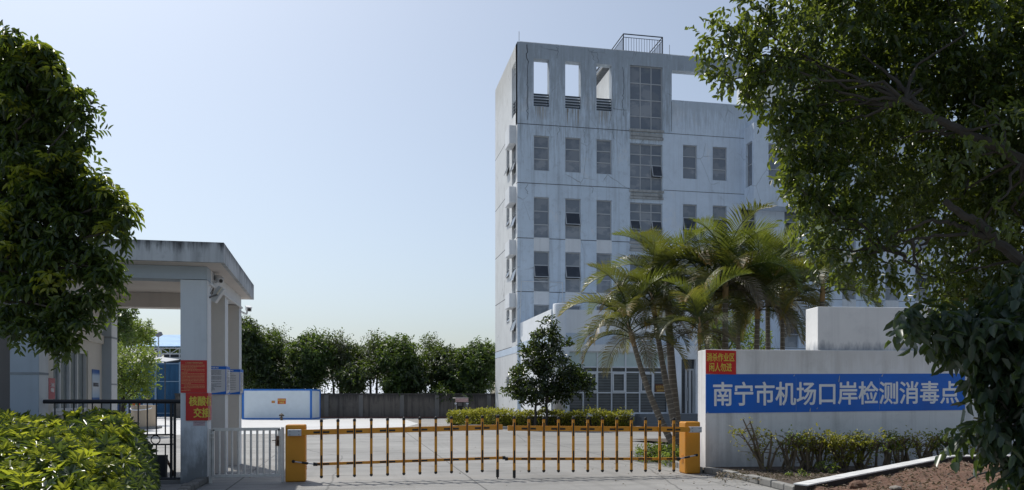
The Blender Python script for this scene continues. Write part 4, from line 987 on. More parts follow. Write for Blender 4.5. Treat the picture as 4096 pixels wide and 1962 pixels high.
# ---- left hedge of whorled leaves
def left_hedge():
    o = thing("clipped_hedge", "bright green hedge of whorled leaves below the iron railing", "hedge", (-4.6, 10.5, 0)); N = 1150
    ys = RNG.uniform(6.9, 13.6, N * 2); xr = -2.05 - (ys - 8.5) * .22; xs = xr - RNG.uniform(0, 1, N * 2) ** 1.25 * 5.2
    edge = np.clip((xr - xs) / .6, 0, 1); top = np.interp(ys, [6.9, 7.8, 8.8, 10, 11.5, 13.6], [.26, .48, .72, .9, 1.04, 1.08]) + RNG.normal(0, .06, N * 2) + .07 * np.sin(xs * 4.1 + ys * 2.3)
    zs = top * np.sqrt(np.clip(1 - (1 - edge) ** 2.4, 0.0, 1)) * 1.0
    zs = np.where(RNG.random(N * 2) < .42, zs * RNG.uniform(.25, .95, N * 2) ** .7, zs)
    P0 = np.stack([xs, ys, np.maximum(zs, .08)], 1); n = len(P0)
    outv = unit(np.stack([(1 - edge) * 1.0 + .1, -.35 * np.ones(n), .75 * np.ones(n)], 1) + RNG.normal(size=(n, 3)) * .28)
    K = 9; az = (np.arange(K) * 2 * pi / K)[None,:] + RNG.uniform(0, 6.28, (n, 1)); A = unit(np.cross(outv, np.array([.3, .2, .9]))); B_ = np.cross(outv, A)
    rad = A[:,None,:] * np.cos(az)[:,:,None] + B_[:,None,:] * np.sin(az)[:,:,None]
    ld = unit(rad + outv[:,None,:] * RNG.uniform(.1, .75, (n, K, 1)) - UP * .15); nn = unit(outv[:,None,:] * 1.0 - rad * .5 + RNG.normal(size=(n, K, 3)) * .15)
    P = (P0[:,None,:] + rad * .012 + np.zeros((n, K, 1))).reshape(-1, 3)
    leaves("foliage", P, ld.reshape(-1, 3), nn.reshape(-1, 3), np.repeat(RNG.uniform(.08, .19, n), K), np.repeat(RNG.uniform(.032, .064, n), K), M_lfhedge, o)
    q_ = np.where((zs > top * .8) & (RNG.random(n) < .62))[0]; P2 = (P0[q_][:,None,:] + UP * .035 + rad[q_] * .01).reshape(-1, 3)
    leaves("sunlit_new_growth", P2, unit(ld[q_] + UP * .3).reshape(-1, 3), nn[q_].reshape(-1, 3), np.repeat(RNG.uniform(.07, .15, len(q_)), K), np.repeat(RNG.uniform(.03, .05, len(q_)), K), M_lfbright, o)
    m = MB()
    ysg = [7.0, 8.2, 9.5, 11.5, 13.5]; hh = [.15, .42, .66, .86, .9]; c_ = []
    for y, h in zip(ysg, hh): xr_ = -2.05 - (y - 8.5) * .22; c_ += [(xr_ - .2, y, 0), (xr_ - .28, y, h * .7), (xr_ - .75, y, h), (xr_ - 6, y, h), (xr_ - 6, y, 0)]
    m.add(c_, [(i * 5 + k, i * 5 + k + 1, i * 5 + k + 6, i * 5 + k + 5) for i in range(4) for k in range(4)] + [(0,1,2,3,4), (24,23,22,21,20)])  # solid dark core added inside the hedge to block light between leaves
    for i in range(0, n, 12):
        p = P0[i]; m.tube([(p[0] - .12, p[1] + .1, 0), (p[0], p[1], p[2])], .008, 4)
    m.build("stems", M_barkd, o)
left_hedge()

# ---- palms
def frond_mesh(name, L, e0, bend, mat, nl=50, wl=.46, droop=.5, seed=0, wid=.04, stemr=.016):
    r = random.Random(seed); pts = []; p = Vector((0,0,0)); ns = 16; tang = []
    for i in range(ns + 1):
        t = i / ns; e = radians(e0 - bend * t ** 1.25); d = Vector((cos(e), .05 * sin(3 * t + seed), sin(e))); pts.append(p.copy()); tang.append(d.normalized()); p = p + d * L / ns
    m = MB(); al = []
    n0 = len(m.v); m.tube(pts, [stemr * (1.25 - t / ns) for t in range(ns + 1)], 4); al += [(i // 4) / ns * .35 for i in range(len(m.v) - n0)]
    for k in range(nl):
        t = .17 + .83 * k / (nl - 1); f = t * ns; i = min(ns - 1, int(f)); q = pts[i].lerp(pts[i+1], f - i); d = tang[i]
        upv = Vector((0,1,0)).cross(d) * -1; upv = upv if upv.z >= 0 or abs(d.z) > .7 else -upv
        ll = wl * (0.45 + 1.0 * sin(pi * min(1, .12 + t * .8)) ** .8) * (1 - .45 * max(0, t - .75) / .25) * r.uniform(.88, 1.08)
        for s in (-1, 1):
            dr = (d * (.45 + .5 * t) + Vector((0, s, 0)) * (.95 - .3 * t) + upv * .42 + Vector((r.uniform(-.07,.07),) * 3)).normalized()
            a = q; b = q + dr * ll * .5; dr2 = (dr - Vector((0,0,1)) * droop * r.uniform(.6, 1.3)).normalized(); c = b + dr2 * ll * .5
            w1 = d * wid * .5
            n0 = len(m.v); m.add([a - w1 * .5, a + w1 * .5, b + w1, b - w1, c], [(0,1,2,3), (3,2,4)]); al += [t * .7, t * .7, t * .7 + .15, t * .7 + .15, t * .7 + .3]
    me = bpy.data.meshes.new(name); me.from_pydata([tuple(v) for v in m.v], [], m.f); me.materials.append(mat)
    at_ = me.attributes.new("along", 'FLOAT', 'POINT'); at_.data.foreach_set('value', al); return me
def palm_mat(name, base, mid, tip, trans=.3):
    t = NT(name); a = t.n('Attribute', attribute_name="along").outputs['Fac']; oi = t.n('ObjectInfo').outputs['Random']
    rnd = t.math('MULTIPLY', t.math('SUBTRACT', t.n('NewGeometry').outputs['Random Per Island'], .5), .35)
    c = t.ramp(t.math('ADD', a, rnd), [(.15, base), (.6, mid), (1., tip)])
    c = t.mix(t.math('MULTIPLY', oi, .35), c, tuple(x * .5 for x in base)); t.fin(c, .42); t.b.inputs['Specular IOR Level'].default_value = .6
    tr = t.n('BsdfTranslucent', {'Color': t.mix(.5, c, (.45,.5,.05))}); mx = t.n('MixShader', {'Fac': trans}); t.t.links.new(t.b.outputs[0], mx.inputs[1]); t.t.links.new(tr.outputs[0], mx.inputs[2]); t.t.links.new(mx.outputs[0], t.o.inputs['Surface']); return t.m
PM = [palm_mat("fresh palm leaflets", (.025,.06,.013), (.04,.082,.016), (.085,.115,.02), .32),
      palm_mat("olive palm leaflets", (.018,.036,.014), (.04,.055,.02), (.16,.11,.025), .26),
      palm_mat("sun bleached palm leaflets", (.035,.06,.015), (.15,.13,.025), (.36,.16,.025), .3),
      palm_mat("dead brown palm leaflets", (.06,.05,.035), (.12,.095,.07), (.24,.2,.16), .12)]
FT = [(76, 80, .35, .036), (54, 105, .45, .036), (34, 112, .6, .034), (8, 95, .85, .032)]
_fm = {}
def frond(ty, mi, var):
    k = (ty, mi, var)
    if k not in _fm:
        e, b, dr, wd_ = FT[ty]; _fm[k] = frond_mesh("frond", 2.15 + .2 * var - .1 * ty, e + 6 * var, b + 12 * var, PM[mi], 52, .5 if ty < 3 else .42, dr, seed=ty * 7 + mi * 3 + var, wid=wd_)
    return _fm[k]
M_ptr = plain("ringed palm trunk", (.15,.13,.105), .85, var=.25, scale=5, bump=.3); M_pcs = plain("orange green crown shaft", (.26,.17,.07), .6, var=.35, scale=2.5)
M_pring = plain("pale trunk ring scars", (.30,.27,.23), .85, var=.2)
def palm(base, crown, label, r=.085, nf=13, sc=1.0, seed=0, dead=3, bias=None):
    rr = random.Random(seed); base = Vector(base); crown = Vector(crown)
    o = thing("areca_palm", label, "palm", base, "ringed palms in the planting bed")
    m = MB(); rings = MB(); H = (crown - base).length; pts = []; n = 14
    for i in range(n + 1):
        t = i / n; p = base.lerp(crown, t); p.x -= .12 * sin(pi * t) * (1 if crown.x < base.x else -1) * min(1, abs(crown.x - base.x)); pts.append(p)
    m.tube(pts, [r * (1.25 - .45 * i / n) for i in range(n + 1)], 10); m.build("trunk", M_ptr, o, smooth=True)
    for i in range(int(H / .13)):
        t = (i + .5) * .13 / H; f = t * n; j = min(n - 1, int(f)); p = pts[j].lerp(pts[j+1], f - j); d = (pts[j+1] - pts[j]).normalized()
        rings.tube([p, p + d * .022], r * (1.26 - .45 * t) + .004, 10)
    rings.build("trunk_rings", M_pring, o)
    c = MB(); d = (crown - pts[-3]).normalized(); c.tube([crown - d * .05, crown + d * .25, crown + d * .62], [r * .85, r * 1.0, r * .4], 8); c.build("crownshaft", M_pcs, o, smooth=True)
    nf += 3; sc *= .8
    for k in range(nf):
        f = k / (nf - 1); ty = min(3, int(f ** .8 * 4)); mi = (0 if rr.random() < .6 else 1) if ty == 0 else rr.choice((0,1,1,2)) if ty == 1 else rr.choice((1,1,2,0)) if ty == 2 else rr.choice((2,3,1))
        if k >= nf - dead: mi = 3 if rr.random() < .6 else 2; ty = 3
        fo = bpy.data.objects.new("frond", frond(ty, mi, rr.randint(0, 1))); COL.objects.link(fo); fo.parent = o
        az = k * 2.39996 + seed + (0 if bias is None else 0); fo.location = crown + d * (.55 - .4 * f) - base; fo.rotation_euler = (rr.uniform(-.15, .15), rr.uniform(-.12, .12), az); s = sc * rr.uniform(.85, 1.12); fo.scale = (s, s, s)
    return o
def pb(u, v, D): p = at(u, v, D); p.z = .1; return p
palm(gnd(2716, 1826), at(2537, 1382, 20.6), "slim palm leaning furthest left, over the podium glass", .075, 14, 1.12, 1, 3)
palm(pb(2722, 1780, 20.3), at(2618, 1260, 21.2), "leaning palm with the middle one of three crossing trunks", .075, 14, 1.12, 2, 4)
palm(pb(2716, 1740, 22.5), at(2672, 1215, 22.5), "tall palm with orange crownshaft left of the sign wall's corner", .11, 15, 1.25, 3, 3)
palm(pb(2850, 1760, 22.0), at(2822, 1190, 22.0), "dark stemmed palm rising above the red warning sign", .07, 13, 1.1, 4, 2)
palm(pb(2898, 1760, 21.0), at(2902, 1190, 21.0), "palm with pale grey trunk behind the sign wall, bright green upright fronds", .085, 15, 1.3, 5, 1)
palm(pb(2942, 1760, 22.5), at(2955, 1230, 22.5), "thin palm close right of the pale grey trunk", .06, 12, 1.1, 6, 2)
palm(pb(2805, 1790, 19.5), at(2798, 1370, 19.5), "short palm half hidden behind the sign wall's left end", .05, 11, .95, 7, 2)
palm(pb(3010, 1760, 21.5), at(3030, 1270, 21.5), "palm with dark drooping fronds left of the upper wall block", .08, 15, 1.25, 8, 3)
palm(pb(3130, 1760, 22.5), at(3130, 1230, 22.5), "bushy palm touching the upper wall block's left face", .07, 15, 1.2, 9, 3)
palm(pb(3260, 1760, 21.0), at(3290, 1200, 21.0), "palm with yellow fronds showing over the upper wall block", .07, 12, 1.1, 10, 2)
palm(pb(3080, 1740, 24.5), at(3070, 1200, 24.5), "rearmost tall palm below the fig tree's leaves", .08, 14, 1.3, 12, 2)
# ---- planting bed of the palms
bd_ = thing("bed_kerb", "low stone kerb round the palm planting bed", "kerb", gnd(2640, 1850))
kp = [gnd(2905, 1800), gnd(2700, 1806), gnd(2540, 1819), gnd(2560, 1830), gnd(2640, 1848), gnd(2720, 1873), gnd(2800, 1895)]
m = MB()
for a, b in zip(kp[:-1], kp[1:]):
    n = max(1, int((b - a).length / .55))
    for k in range(n):
        p, q = a.lerp(b, k / n + .01), a.lerp(b, (k + 1) / n - .01); m.bar((p.x, p.y, .055), (q.x, q.y, .055), .12, .13)
m.build("kerb", M_kerb, bd_, bevel=.012)
so_ = MB(); so_.add([(p.x, p.y, .07) for p in kp] + [(12, 16.5, .07), (12, 26, .07), (9, 26, .07)], [(0,1,2,3,4,5,6,7,8,9)])
tag(so_.build("planting_soil", M_soil), kind='structure')
def plants(name, label, cat, centers, mat, n, L, rad, group=None):
    for i, (c, lb) in enumerate(zip(centers, label)):
        c = Vector(c); o = thing(name, lb, cat, c, group)
        P, Dr, Nn = sprays([((c.x, c.y, c.z + rad * .5), (rad, rad, rad * .55))], n, 5, L * 1.5, .7, .2, .4)
        leaves("foliage", P, Dr, Nn, RNG.uniform(.7, 1.2, len(P)) * L, RNG.uniform(.3, .5, len(P)) * L, mat, o)
        m = MB()
        for k in range(6): limb(m, c, (c.x + random.uniform(-1,1) * rad * .7, c.y + random.uniform(-1,1) * rad * .7, c.z + rad * random.uniform(.4, .9)), .012, .005)
        m.build("stems", M_barkd, o)
g_ = lambda u, v: gnd(u, v, .07)
plants("ground_plant", ["low leafy plant at the tip of the palm bed", "low leafy plant beside the leaning palm's base", "taller leafy plant between the palm trunks", "weedy plant close to the right cabinet"], "plant", [g_(2592, 1836), g_(2640, 1836), g_(2690, 1836), g_(2690, 1852)], M_lfyard, 46, .09, .26, "green plants in the palm bed")

# ---- small dark tree in front of the podium and yellow hedge
def magnolia():
    D = 36.6; o = thing("magnolia_tree", "small dark glossy twin stemmed tree before the white podium", "tree", gnd(2160, 1590 + 4752 / D))
    cl = [(2190,1300,30,40), (2180,1360,75,50), (2165,1430,90,60), (2245,1385,45,40), (2120,1410,55,45), (2220,1480,100,65), (2110,1500,90,60), (2300,1500,70,45), (2060,1560,60,45), (2150,1570,120,60), (2270,1560,100,50), (2330,1530,50,40), (2110,1590,60,22), (2240,1590,60,22), (2215,1330,22,22), (2350,1555,28,30)]
    cl = px_clumps(cl, D, .8, 26)
    P, Dr, Nn = sprays(cl, 720, 8, .34, .55, .15, .55, .45, .9)
    leaves("crown", P, Dr, Nn, RNG.uniform(.15, .25, len(P)), RNG.uniform(.06, .095, len(P)), M_lfmag, o)
    m = MB(); f = D
    for u in (2140, 2186):
        b = at(u, 1715, D); b.z = 0; q = at(u + (8 if u < 2160 else 0), 1560, D); limb(m, b, q, .075, .045, .08)
        for c in cl[(0 if u > 2160 else 1)::2]: limb(m, b.lerp(q, random.uniform(.45, 1)), c[0], .03, .01, .2)
    m.build("trunk", M_barkd, o)
magnolia()
def yellow_hedge():
    o = thing("low_yellow_hedge", "long low yellow green clipped hedge before the white podium", "hedge", gnd(2100, 1715))
    line = [at(1822, 1590, 43.2), at(1900, 1590, 41.0), at(2000, 1590, 38.6), at(2150, 1590, 37.2), at(2350, 1590, 36.9), at(2515, 1590, 37.6)]
    seg = [(a, b, (b - a).length) for a, b in zip(line[:-1], line[1:])]; Lt = sum(s[2] for s in seg); N = 9000
    P = []
    for _ in range(N):
        d = RNG.uniform(0, Lt)
        for a, b, l in seg:
            if d <= l: break
            d -= l
        t = d / l if l else 0; c = a.lerp(b, min(1, t)); nrm = Vector((-(b - a).y, (b - a).x, 0)).normalized()
        face = RNG.random(); hgt = .74 + .06 * sin(c.x * 3.1) + .04 * sin(c.x * 9)
        if face < .5: off, z = -.45 + RNG.normal(0, .04), RNG.uniform(.05, hgt)
        elif face < .92: off, z = RNG.uniform(-.5, .5), hgt + RNG.normal(0, .05)
        else: off, z = .45, RNG.uniform(.1, hgt)
        if RNG.random() < .025: z += RNG.uniform(.05, .25)
        P.append((c.x + nrm.x * off, c.y + nrm.y * off, z))
    P = np.array(P); n = len(P); leaves("foliage", P, unit(rdir(n) + UP * .5 - np.array([0,.4,0])), unit(rdir(n) * .6 + UP), RNG.uniform(.09, .17, n), RNG.uniform(.05, .08, n), M_lfyel, o, DIA)
    m = MB()
    for a, b, l in seg:
        nrm = Vector((-(b - a).y, (b - a).x, 0)).normalized() * .3
        m.hexa([Vector((p.x, p.y, z)) + k for z in (.02, .6) for p, k in ((a, -nrm), (b, -nrm), (b, nrm), (a, nrm))])
    m.build("stems", M_barkd, o)
    kb = thing("island_kerb", "curved concrete kerb along the yellow hedge", "kerb", gnd(2100, 1722)); m = MB()
    kp = [at(1806, 1590, 43.5), at(1890, 1590, 40.2), at(1990, 1590, 37.4), at(2120, 1590, 35.9), at(2300, 1590, 35.5), at(2480, 1590, 35.9), at(2560, 1590, 37.5)]
    for a, b in zip(kp[:-1], kp[1:]): m.bar((a.x, a.y, .06), (b.x, b.y, .06), .16, .15)
    m.build("kerb", M_kerb, kb)
    s_ = MB(); s_.add([(p.x, p.y, .09) for p in kp] + [(at(2560,1590,39).x, YA - .1, .09), (XA0 - 4, YA, .09)], [tuple(range(9))]); tag(s_.build("island_soil", M_soil), kind='structure')
yellow_hedge()

# ---- pruned shrubs before the sign wall
M_twig = plain("pruned woody stems", (.16,.125,.085), .85, var=.35, scale=9); 
def shrubs():
    spec = [(3060, 1888, 1730, 115, 5, "bare branching shrub nearest the barrier, almost leafless"), (3150, 1898, 1735, 60, 3, "pruned shrub stump with thick upright cut stems"), (3215, 1900, 1745, 55, 8, "pruned shrub with small yellow leaves over pale upright stems"),
            (3268, 1905, 1740, 40, 6, "single straight pruned stem with yellow leaf tufts"), (3370, 1895, 1750, 85, 22, "leafiest bright yellow shrub in the pruned row"), (3440, 1880, 1742, 60, 7, "pruned shrub with dark bare trunks right of the leafiest one"),
            (3530, 1872, 1742, 70, 6, "pruned shrub with green top tufts below the banner's middle right"), (3610, 1865, 1745, 55, 4, "pruned shrub with thin forked stems"), (3690, 1855, 1745, 65, 5, "flat topped pruned shrub beside the coping's bend"), (3800, 1850, 1735, 70, 8, "pruned shrub partly covered by the large leaves"), (3925, 1850, 1735, 75, 16, "yellow leaved shrub behind the large leaved sapling")]
    for i, (u, vb, vt, ru, nl, lb) in enumerate(spec):
        r = random.Random(40 + i); D = 15.25; k = D / F; b = at(u, vb, D); zt_ = at(u, vt, D).z; b.z = .12
        o = thing("pruned_shrub", lb, "shrub", b, "pruned shrubs in front of the sign wall"); m = MB(); tips = []
        for j in range(8 if i else 7):
            a = b + Vector((r.uniform(-.12, .12), r.uniform(-.1, .1), 0)); e = Vector((b.x + r.uniform(-1, 1) * ru * k, b.y + r.uniform(-.22, .15), zt_ * r.uniform(.75, 1.02) + (.25 if i == 0 and j < 2 else 0)))
            mid = a.lerp(e, .5) + Vector((r.uniform(-.08, .08), 0, r.uniform(0, .08))); m.tube([a, mid, e], [.026, .019, .011], 6)
            for q in range(4):
                s = mid.lerp(e, r.random()); t2 = s + Vector((r.uniform(-.28, .28), r.uniform(-.15, .1), r.uniform(-.05, .18))); t2.z = min(t2.z, zt_ + .03); m.tube([s, s.lerp(t2, .5) + Vector((0,0,.02)), t2], [.009, .007, .004], 5); tips.append(t2)
                if r.random() < .6: t3 = t2 + Vector((r.uniform(-.14, .14), r.uniform(-.1,.1), r.uniform(-.02, .1))); m.tube([t2, t3], .003, 4); tips.append(t3)
            tips.append(e)
        for q in range(10 if i else 4):
            c = b + Vector((r.uniform(-1, 1) * ru * k * .8, r.uniform(-.1, .1), r.uniform(.1, zt_ * .7))); t2 = c + Vector((r.uniform(-.2, .2), r.uniform(-.1, .1), r.uniform(-.1, .15))); m.tube([c, t2], .005, 4); tips.append(t2)
        m.build("stems", M_twig, o)
        if nl > 12: tips += [Vector((b.x + r.uniform(-1, 1) * ru * k, b.y - r.uniform(.0, .3), zt_ * (1 - r.random() ** 1.5 * .75))) for _ in range(70)]
        tp = np.array([list(t) for t in tips]); n = nl * 52; P = tp[RNG.integers(0, len(tp), n)] + RNG.normal(0, .035, (n, 3))
        leaves("foliage", P, unit(rdir(n) + UP * .1), unit(UP + rdir(n) * .6), RNG.uniform(.04, .075, n), RNG.uniform(.022, .036, n), M_lfyel if i not in (1, 6, 9) else M_lfyard, o)
shrubs()
plants("ground_plant", ["small weed growing behind the tiled coping's low end", "small weed at the foot of the single straight stem"], "plant", [at(3190, 1905, 14.2) + Vector((0,0,-.1)), at(3300, 1893, 14.8)], M_lfyard, 26, .06, .16, "weeds by the coping")

# ---- kerb, tiled coping, soil at the right
ks = thing("roadside_kerb", "chipped concrete kerb blocks running from the sign wall toward the road", "kerb", gnd(2900, 1905)); m = MB()
kp = [gnd(2824, 1893), gnd(2900, 1905), gnd(3000, 1927), gnd(3150, 1965), gnd(3330, 2020), gnd(3600, 2120)]; rr = random.Random(5)
for a, b in zip(kp[:-1], kp[1:]):
    n = max(1, round((b - a).length / .42))
    for k in range(n):
        p, q = a.lerp(b, k / n + .012), a.lerp(b, (k + 1) / n - .012); h = .115 + rr.uniform(-.015, .015); nx = Vector((b.y - a.y, a.x - b.x, 0)).normalized() * rr.uniform(-.012, .012)
        m.bar((p.x + nx.x, p.y + nx.y, h / 2), (q.x + nx.x, q.y + nx.y, h / 2), .13, h)
m.build("kerb", M_kerb, ks, bevel=.018)
c_a, c_b, c_c = at(3232, 1945, 11.8), at(3815, 1829, 14.4), at(4400, 1826, 14.1)
cp_ = thing("tiled_coping", "low planter wall topped with white tiles rising to the right", "planter wall", (c_a.x, c_a.y, 0)); m = MB(); m2 = MB(); m3 = MB()
for a, b in ((c_a, c_b), (c_b, c_c)):
    n_ = Vector((-(b - a).y, (b - a).x, 0)).normalized(); n = int((b - a).length / .2)
    lo = lambda p: Vector((p.x, p.y, 0)); m2.hexa([lo(a) + n_ * .02, lo(b) + n_ * .02, lo(b) + n_ * .23, lo(a) + n_ * .23, a + n_ * .02 - Vector((0,0,.004)), b + n_ * .02 - Vector((0,0,.004)), b + n_ * .23 - Vector((0,0,.004)), a + n_ * .23 - Vector((0,0,.004))])
    for k in range(n):
        p, q = a.lerp(b, k / n), a.lerp(b, (k + .965) / n); U = Vector((0,0,.018 + rr.uniform(0, .003)))
        m.hexa([p, q, q + n_ * .25, p + n_ * .25, p + U, q + U, q + n_ * .25 + U, p + n_ * .25 + U])
m2.build("wall", plain("dark brick footing", (.05,.04,.035), .95, var=.3), cp_); m.build("tiles", plain("white glazed tiles", (.82,.82,.81), .4, var=.06, scale=2), cp_)  # footing much darker than the tiles
def soil():
    n = 110; A = [c_a + Vector((-.1, -.25, 0)), c_c]; verts = []; fac = []
    P0, P1, P2, P3 = Vector((c_a.x - .12, c_a.y - .1, 0)), Vector((c_b.x + 4.5, c_b.y - 1.2, 0)), Vector((c_b.x + 4.5, 6.5, 0)), Vector((gnd(3330, 2020).x + .15, 8.2, 0))
    t = NT("red brown soil")
    c = t.ramp(t.noise(1.3, detail=9, rough=.7), [(.3, (.085,.045,.03)), (.5, (.15,.078,.05)), (.68, (.20,.115,.078))])
    c = t.mix(t.math('MULTIPLY', t.ramp(t.noise(22, detail=5), [(.45, 0.), (.68, 1.)]), .5), c, (.25,.185,.14))
    t.bump(t.noise(16, detail=9), .9, .03); mat = t.fin(c, .95)
    from mathutils import noise as mn
    pts = []
    for j in range(n + 1):
        for i in range(n + 1):
            s_ = i / n * ((c_b - c_a).length + (c_c - c_b).length); a = c_a.lerp(c_b, s_ / (c_b - c_a).length) if s_ < (c_b - c_a).length else c_b.lerp(c_c, (s_ - (c_b - c_a).length) / (c_c - c_b).length); a = Vector((a.x - .06, a.y + .12, 0)); b = P3.lerp(P2, i / n); p = a.lerp(b, j / n)
            dx = p.x - c_a.x; back = 1 - j / n
            base = c_a.z - .05 + min(1, max(0, dx / (c_b.x - c_a.x))) * (c_b.z - c_a.z)
            e = min(1, j / n * 8) if False else 1
            z = base - .2 * (1 - back) ** 1.2 - .02 + .075 * mn.fractal(Vector((p.x * 1.6, p.y * 1.6, 0)), .9, 2.1, 5) + .02 * mn.noise(Vector((p.x * 9, p.y * 9, 3)))
            hx = gnd(3850, 1905, .3); dd = (Vector((p.x, p.y, 0)) - Vector((hx.x, hx.y, 0))).length; z -= .12 * math.exp(-(dd / .2) ** 2)
            pts.append((p.x, p.y, max(z, .02)))
    fs = [(j*(n+1)+i, (j+1)*(n+1)+i, (j+1)*(n+1)+i+1, j*(n+1)+i+1) for j in range(n) for i in range(n)]
    m = MB(); m.add(pts, fs); tag(m.build("soil_slope", mat, smooth=True), kind='structure')
    # dry litter lying on it
    idx = RNG.integers(0, len(pts), 5200); Pp = np.array(pts)[idx] + np.stack([RNG.normal(0, .04, len(idx)), RNG.normal(0, .04, len(idx)), RNG.uniform(.004, .02, len(idx))], 1)
    o = leaves("dry_leaf_litter", Pp, unit(rdir(len(idx)) * np.array([1,1,.25])), unit(UP + rdir(len(idx)) * .5), RNG.uniform(.025, .075, len(idx)), RNG.uniform(.008, .03, len(idx)), leafmat("dry leaf litter", [(.12,.075,.05), (.22,.16,.115), (.30,.24,.19), (.09,.06,.045)], .05, .8), None); tag(o, kind='stuff')
    def clod(u, v, r, lb, mat, name, cat, sq=.7):
        p = gnd(u, v, .2); best = min(pts, key=lambda q: (q[0] - p.x) ** 2 + (q[1] - p.y) ** 2); c = Vector((best[0], best[1], best[2] + r * sq * .45))
        m = MB(); m.ball(c, r, 14, (1.2, .9, sq)); m.v = [tuple(Vector(q) + (Vector(q) - c) * .5 * mn.fractal(Vector(q) * (2.2 / r * .35), .8, 2, 4)) for q in m.v]
        tag(m.build(name, mat, None, smooth=False, loc=best), lb, cat)
    clod(3425, 1935, .13, "large dark red clod of earth on the soil slope", mat, "soil_clod", "clod")
    Mst = plain("pale stone", (.28,.25,.22), .9, var=.25, scale=10, bump=.5)
    clod(3580, 1948, .085, "flat grey stone lying low on the soil slope", Mst, "flat_stone", "stone", .4); clod(3855, 1862, .07, "pale angular stone under the coping's bend", Mst, "angular_stone", "stone", .9); clod(3895, 1860, .055, "smaller whitish stone right of the angular stone", Mst, "whitish_stone", "stone", .8)
    clod(3300, 1945, .04, "small clod near the coping's low end", mat, "small_clod", "clod")
    s_ = gnd(3870, 1930, .3); q = gnd(3950, 1900, .33); m = MB(); m.tube([(s_.x, s_.y, .33), ((s_.x + q.x) / 2, (s_.y + q.y) / 2, .37), (q.x, q.y, .37)], .014, 6); tag(m.build("dead_branch", M_barkd, None, loc=(s_.x, s_.y, .3)), "dark fallen stick on the red soil beside the hole", "stick")
    b_ = MB(); b_.add([(p.x, p.y, .09) for p in (kp[0] + Vector((.0, .12, 0)), kp[1] + Vector((.05, .05, 0)), kp[2] + Vector((.06, .05, 0)), kp[3], Vector((c_a.x + .1, c_a.y + .1, 0)), Vector((c_b.x, c_b.y + .05, 0)), Vector((c_c.x, c_c.y, 0)), WA + wd * 11, WA + wd * .01 + Vector((0,-.01,0)))], [tuple(range(9))]); tag(b_.build("bed_soil", M_soil), kind='structure')
    L_ = []
    for _ in range(1500):
        u = RNG.uniform(2860, 3900); p = at(u, 1590, RNG.uniform(13.4, 15.3)); L_.append((p.x, p.y, .1))
    L_ = np.array(L_); n2 = len(L_); tag(leaves("bed_leaf_litter", L_, unit(rdir(n2) * np.array([1,1,.2])), unit(UP + rdir(n2) * .4), RNG.uniform(.03, .08, n2), RNG.uniform(.015, .035, n2), bpy.data.materials["dry leaf litter"], None), kind='stuff')
soil()

# a few leaves and grit blown over the drive
n_ = 130; fx = RNG.uniform(-6, 7, n_); fy_ = RNG.uniform(8.5, 32, n_); k_ = RNG.random(n_) < .45; fx[k_] = RNG.uniform(4.2, 6.9, k_.sum()); fy_[k_] = RNG.uniform(11, 17, k_.sum())
tag(leaves("fallen_leaves", np.stack([fx, fy_, np.full(n_, .008)], 1), unit(rdir(n_) * np.array([1,1,.12])), unit(UP + rdir(n_) * .25), RNG.uniform(.025, .06, n_), RNG.uniform(.012, .028, n_), bpy.data.materials["dry leaf litter"], None), kind='stuff')

# ================================================================ far end of the yard
M_wallc = weathered("blackened concrete panel wall", (.125,.112,.1), (.02,.019,.019), .95, .95, patch=(.15,.14,.13), top=(.9, 1.75, .8, (.03,.03,.032)))
M_wallp = weathered("concrete wall pier", (.15,.147,.143), (.1,.1,.1), .6, .5)
DW = 57.0
fwl = thing("boundary_wall", "blackened concrete panel wall with piers across the far end of the yard", "wall", gnd(1600, 1590 + 4752 / DW))
wa, wb = at(700, V0, DW), at(2010, V0, DW); sd_ = (wb - wa).normalized(); si = Vector((-sd_.y, sd_.x, 0)); PLX = (Vector((wa.x, wa.y, 0)), sd_, si)
LW_ = (wb - wa).length; so_w = lambda u: (u - 700) / F * DW; zt_w = at(0, 1580, DW).z
m = MB(); m.boxP(PLX, 0, LW_, 0, zt_w, 0, .2); m.build("panels", M_wallc, fwl)
for u in (1260, 1298, 1436, 1600, 1740, 1852, 1948): MB().boxP(PLX, so_w(u), so_w(u) + .3, 0, zt_w - .02, -.08, -.002).build("pier", M_wallp, fwl)
m = MB(); m.boxP(PLX, 0, LW_, zt_w + .002, zt_w + .1, -.1, .3); m.build("coping", M_wallc, fwl)
m = MB(); m.boxP(PLX, so_w(1255), so_w(1830), 0, .1, -.3, -.09); m.build("base_kerb", plain("dull red brown kerb paint", (.12,.055,.045), .8), fwl)
# site cabin
DC = 53.2; ca, cb = at(968, V0, DC), at(1247, V0, DC); cs_ = (cb - ca).normalized(); ci = Vector((-cs_.y, cs_.x, 0)); PLC = (Vector((ca.x, ca.y, 0)), cs_, ci); LC = (cb - ca).length
zc_ = at(0, 1557, DC).z
cabin = thing("site_cabin", "white sandwich panel cabin with blue edge frame before the dark wall", "cabin", (ca.x, ca.y, 0)); m = MB(); m.boxP(PLC, .04, LC - .04, .05, zc_ - .04, .03, 2.4)
m.build("panels", plain("pale blue white cabin panel", (.72,.80,.86), .5, var=.04), cabin)
m = MB()
for q in ((0, .12), (LC - .12, LC)):
    for d in ((0, .1), (2.33, 2.43)): m.boxP(PLC, *q, 0, zc_, *d)
for z in ((0, .1), (zc_ - .11, zc_)):
    for d in ((.002, .1), (2.33, 2.428)): m.boxP(PLC, .123, LC - .123, z[0] + .001, z[1] - .001, *d)
    for q in ((0.002, .118), (LC - .118, LC - .002)): m.boxP(PLC, *q, z[0] + .001, z[1] - .001, .103, 2.327)
M_cblue = plain("blue cabin steel frame", (.02,.17,.58), .45); m.build("frame", M_cblue, cabin)
cz = lambda v: at(0, v, DC).z; cu = lambda u: (u - 968) / F * DC
